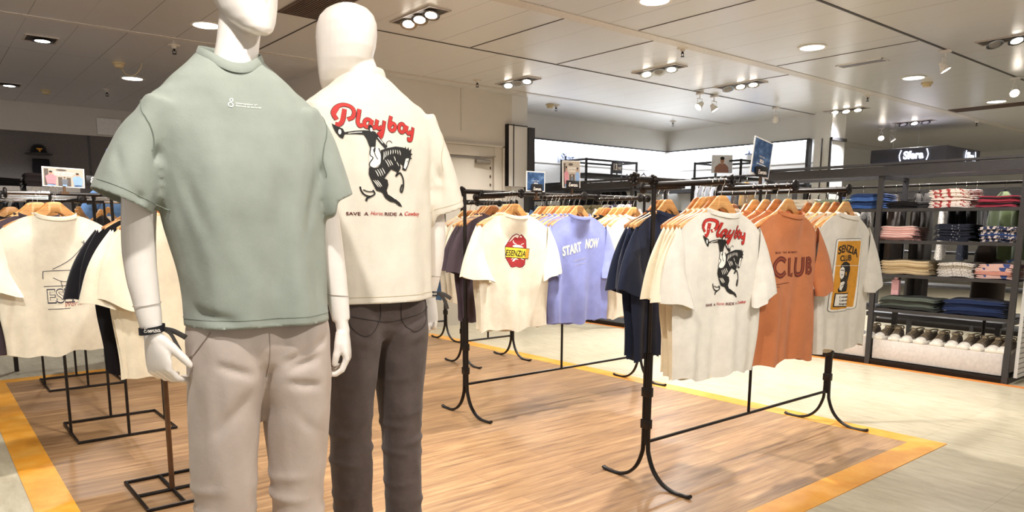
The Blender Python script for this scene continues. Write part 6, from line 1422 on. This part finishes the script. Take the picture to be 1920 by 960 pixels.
b = MB(); b.box(-0.6, 0.7, -0.54, 0.54, 0, 0.21, bev=0.004); b.build('sign_box', plain('sign_grey', '#4b4b57', 0.5), t)
b = MB(); b.box(-0.605, -0.595, -0.5, 0.5, -0.014, 0.0); b.build('light_edge', M['sblue'], t)
sfera(t, Matrix.Translation((-0.605, 0.05, 0.05)) @ Matrix.Rotation(-pi/2, 4, 'Z'), 0.11, M['signw'], 0.008); sfera(t, Matrix.Translation((0.15, -0.545, 0.05)), 0.11, M['signw'], 0.008)
for sx in (-0.4, 0.5): b = MB(); b.tube([(sx, 0.3, 0.21), (sx, 0.3, CEIL-2.14)], 0.004, 6); b.build('suspension_wire', M['chrome'], t)

# ================================================================== FAR LEFT BACKGROUND
def wall_shelf(x0, x1, y, z, label, group=None):
    t = thing('clothes_shelf', ((x0+x1)/2, y, 0), 0, label, 'shelf', group); hw = (x1-x0)/2
    b = MB(); b.box(-hw, hw, -0.22, 0.22, z-0.04, z); b.build('shelf_board', M['bmetal'], t)
    b = MB(); b.box(-hw, hw, -0.228, -0.22, z-0.045, z+0.005); b.build('white_edge', plain('white_edge', '#d5d2cf', 0.4), t)
    for s in (-1, 1): b = MB(); b.box(s*hw-0.02, s*hw+0.02, -0.2, 0.2, 0, z-0.04); b.build('side_frame', M['bmetal'], t)
wall_shelf(0.30, 0.885, 9.2, 1.553, 'low steel shelf with black folded clothes, far left'); wall_shelf(0.94, 1.42, 9.2, 1.555, 'low steel shelf with dark grey folded clothes, far left')
stack('folded_shirt', 0.78, 9.15, 1.553, 4, 0.26, 0.3, 0.022, [[T['black']]], 'black folded shirt on the far left shelf', 'folded clothes', 'black shirts on the far left shelf', 0, 41)
stack('folded_shirt', 1.06, 9.15, 1.555, 5, 0.26, 0.3, 0.030, [[plain('charcoal_knit', '#4a4244', 0.95)]], 'charcoal folded shirt on the far left shelf', 'folded clothes', 'charcoal shirts on the far left shelf', 0, 42)
for k in range(8): hang(0.46+0.055*k, 9.12, 1.47, pi/2-0.2, fabric('dark_slate_shirting', '#2e3038'), 'dark shirt under the far left shelf, %s from the left' % ORD[k], 'hanging clothes', 'dark shirts under the far left shelf', 0.18, 0.7, 'shirt', 'hanging_shirt', k)
rail(0.40, 9.12, 0.92, 9.12, 1.47, 'hanging rail under the far left shelf')
# dark hats hung on the grey wall
t = thing('wall_hat', (1.39, 11.66, 2.10), 0, 'black brimmed hat with a yellow badge on the dark grey wall', 'hat')
b = MB(); b.lathe([(0.0, 0.12), (0.05, 0.115), (0.085, 0.08), (0.098, 0.02), (0.10, 0.0)], 28, (0, -0.06, 0)); b.build('crown', T['black'], t)
b = MB(); b.lathe([(0.095, 0.004), (0.16, -0.006), (0.162, -0.012), (0.095, -0.004)], 32, (0, -0.06, 0)); b.build('brim', T['black'], t)
a = Art(); a.poly([(-0.035, 0.06), (0.035, 0.06), (0.03, 0.04), (-0.03, 0.04)], M['amber'], 1); a.rect(-0.010, 0.015, 0.012, 0.045, M['amber'], 1); a.build('badge', t, T=Matrix.Translation((0, -0.157, 0)))
t = thing('black_cap', (1.41, 11.68, 1.87), 0, 'black cap hanging below the brimmed hat on the grey wall', 'cap')
b = MB(); b.rings([ering((0, -0.05, z), rx, 0.04, 24) for z, rx in ((-0.11, 0.03), (-0.095, 0.08), (-0.05, 0.105), (0.03, 0.11), (0.10, 0.10), (0.16, 0.095))]); b.build('cap_crown', T['black'], t)
b = MB(); b.rings([ering((0, -0.07, z), rx, 0.02, 20) for z, rx in ((-0.13, 0.02), (-0.115, 0.055), (-0.10, 0.06))]); b.build('cap_peak', T['black'], t)
# bust with a blue cap and denim jacket, half hidden by the green sleeve
t = thing('bust_form', (1.50, 7.5, 0), radians(10), 'bust with navy cap and blue denim jacket behind the green sleeve', 'mannequin')
b = MB(); head(b, 0, 0, 1.62, radians(-20)); b.tube([(0, 0.01, 1.70), (0, 0.01, 1.5)], [0.05, 0.06], 16); b.rings([ering((0, 0, z), rx, ry, 24) for z, rx, ry in ((1.1, 0.15, 0.10), (1.3, 0.17, 0.11), (1.42, 0.18, 0.09), (1.50, 0.10, 0.06), (1.53, 0.06, 0.05))]); me = remeshed(b, 0.008, 3); me.materials.append(plain('wood_form', '#c59a68', 0.5)); link('bust_body', me, t)
b = MB(); b.rings([ering((0.0, 0.0, z), rx, ry, 26) for z, rx, ry in ((1.765, 0.088, 0.108), (1.80, 0.09, 0.110), (1.85, 0.082, 0.10), (1.88, 0.055, 0.07), (1.895, 0.01, 0.012))]); b.build('cap', fabric('navy_cap', '#323e70'), t)
b = MB(); b.rings([ering((-0.02, -0.11, z), rx, ry, 22) for z, rx, ry in ((1.752, 0.07, 0.06), (1.760, 0.078, 0.07), (1.768, 0.07, 0.06))]); b.build('cap_peak', fabric('pale_blue_cap', '#9aa6d8'), t)
b = MB(); b.rings([ering((0, 0, z), rx, ry, 28, sq=2.3) for z, rx, ry in ((1.0, 0.20, 0.13), (1.2, 0.205, 0.135), (1.38, 0.215, 0.125), (1.46, 0.205, 0.10), (1.53, 0.13, 0.08), (1.57, 0.085, 0.075), (1.60, 0.09, 0.08))])
for s in (-1, 1): b.tube(crom([(s*0.17, 0, 1.45), (s*0.25, 0, 1.36), (s*0.33, -0.02, 1.20)], 4), 0.062, 16)
b.build('denim_jacket', fabric('light_denim', '#6f94c4', var=0.12), t)
b = MB(); b.tube([(0, 0, 0.02), (0, 0, 1.1)], 0.015, 8); b.lathe([(0.16, 0), (0.16, 0.012), (0.02, 0.02)], 24); b.build('stand', M['chrome'], t)
b = MB(); b.box(2.10, 2.40, 11.58, 11.61, 2.40, 2.62); tag(b.build('wall_notice', M['white']), 'small white notice at the edge of the green sleeve, on the left fascia', 'sign')
# chrome rails with wooden clip hangers behind the line-drawing shirt
t = thing('chrome_rail_stand', (1.25, 7.0, 0), 0, 'chrome rails on a black stand behind the line-drawing shirt', 'clothes rail')
b = MB()
for y, z in ((0, 1.385), (0.25, 1.41), (-0.3, 1.36)): b.tube([(-0.75, y, z), (0.55, y, z)], 0.011, 10)
b.build('rail_bar', M['chrome'], t)
for px in (-0.7, -0.05, 0.5): b = MB(); b.box(px-.015, px+.015, -0.015, 0.015, 0, 1.42); b.box(px-.012, px+.012, -0.31, 0.26, 1.35, 1.372); b.build('upright', M['black'], t)
for k, x in enumerate((0.93, 1.02, 1.08, 1.19, 1.30, 1.40, 1.46, 1.58)):
    hanger(x, 7.0-(0.3 if k % 2 else 0), 1.385-(0.025 if k % 2 else 0), 0.9, 'wooden hanger on the chrome rails, %s from the left' % ORD[k], 'hangers on the chrome rails')
    o = link('hanging_shirt', GAR.setdefault(('c', k % 2), garment_mesh(0.19, 0.5, 4+k % 2))); 
    if not o.data.materials: o.data.materials.append((T['cream'], T['black'])[k % 2])
    o.location = (x, 7.0-(0.3 if k % 2 else 0), 1.25); o.rotation_euler = (0, 0, 0.9); tag(o, '%s shirt on the chrome rails, %s from the left' % (('cream', 'black')[k % 2], ORD[k]), 'hanging clothes', 'shirts on the chrome rails')
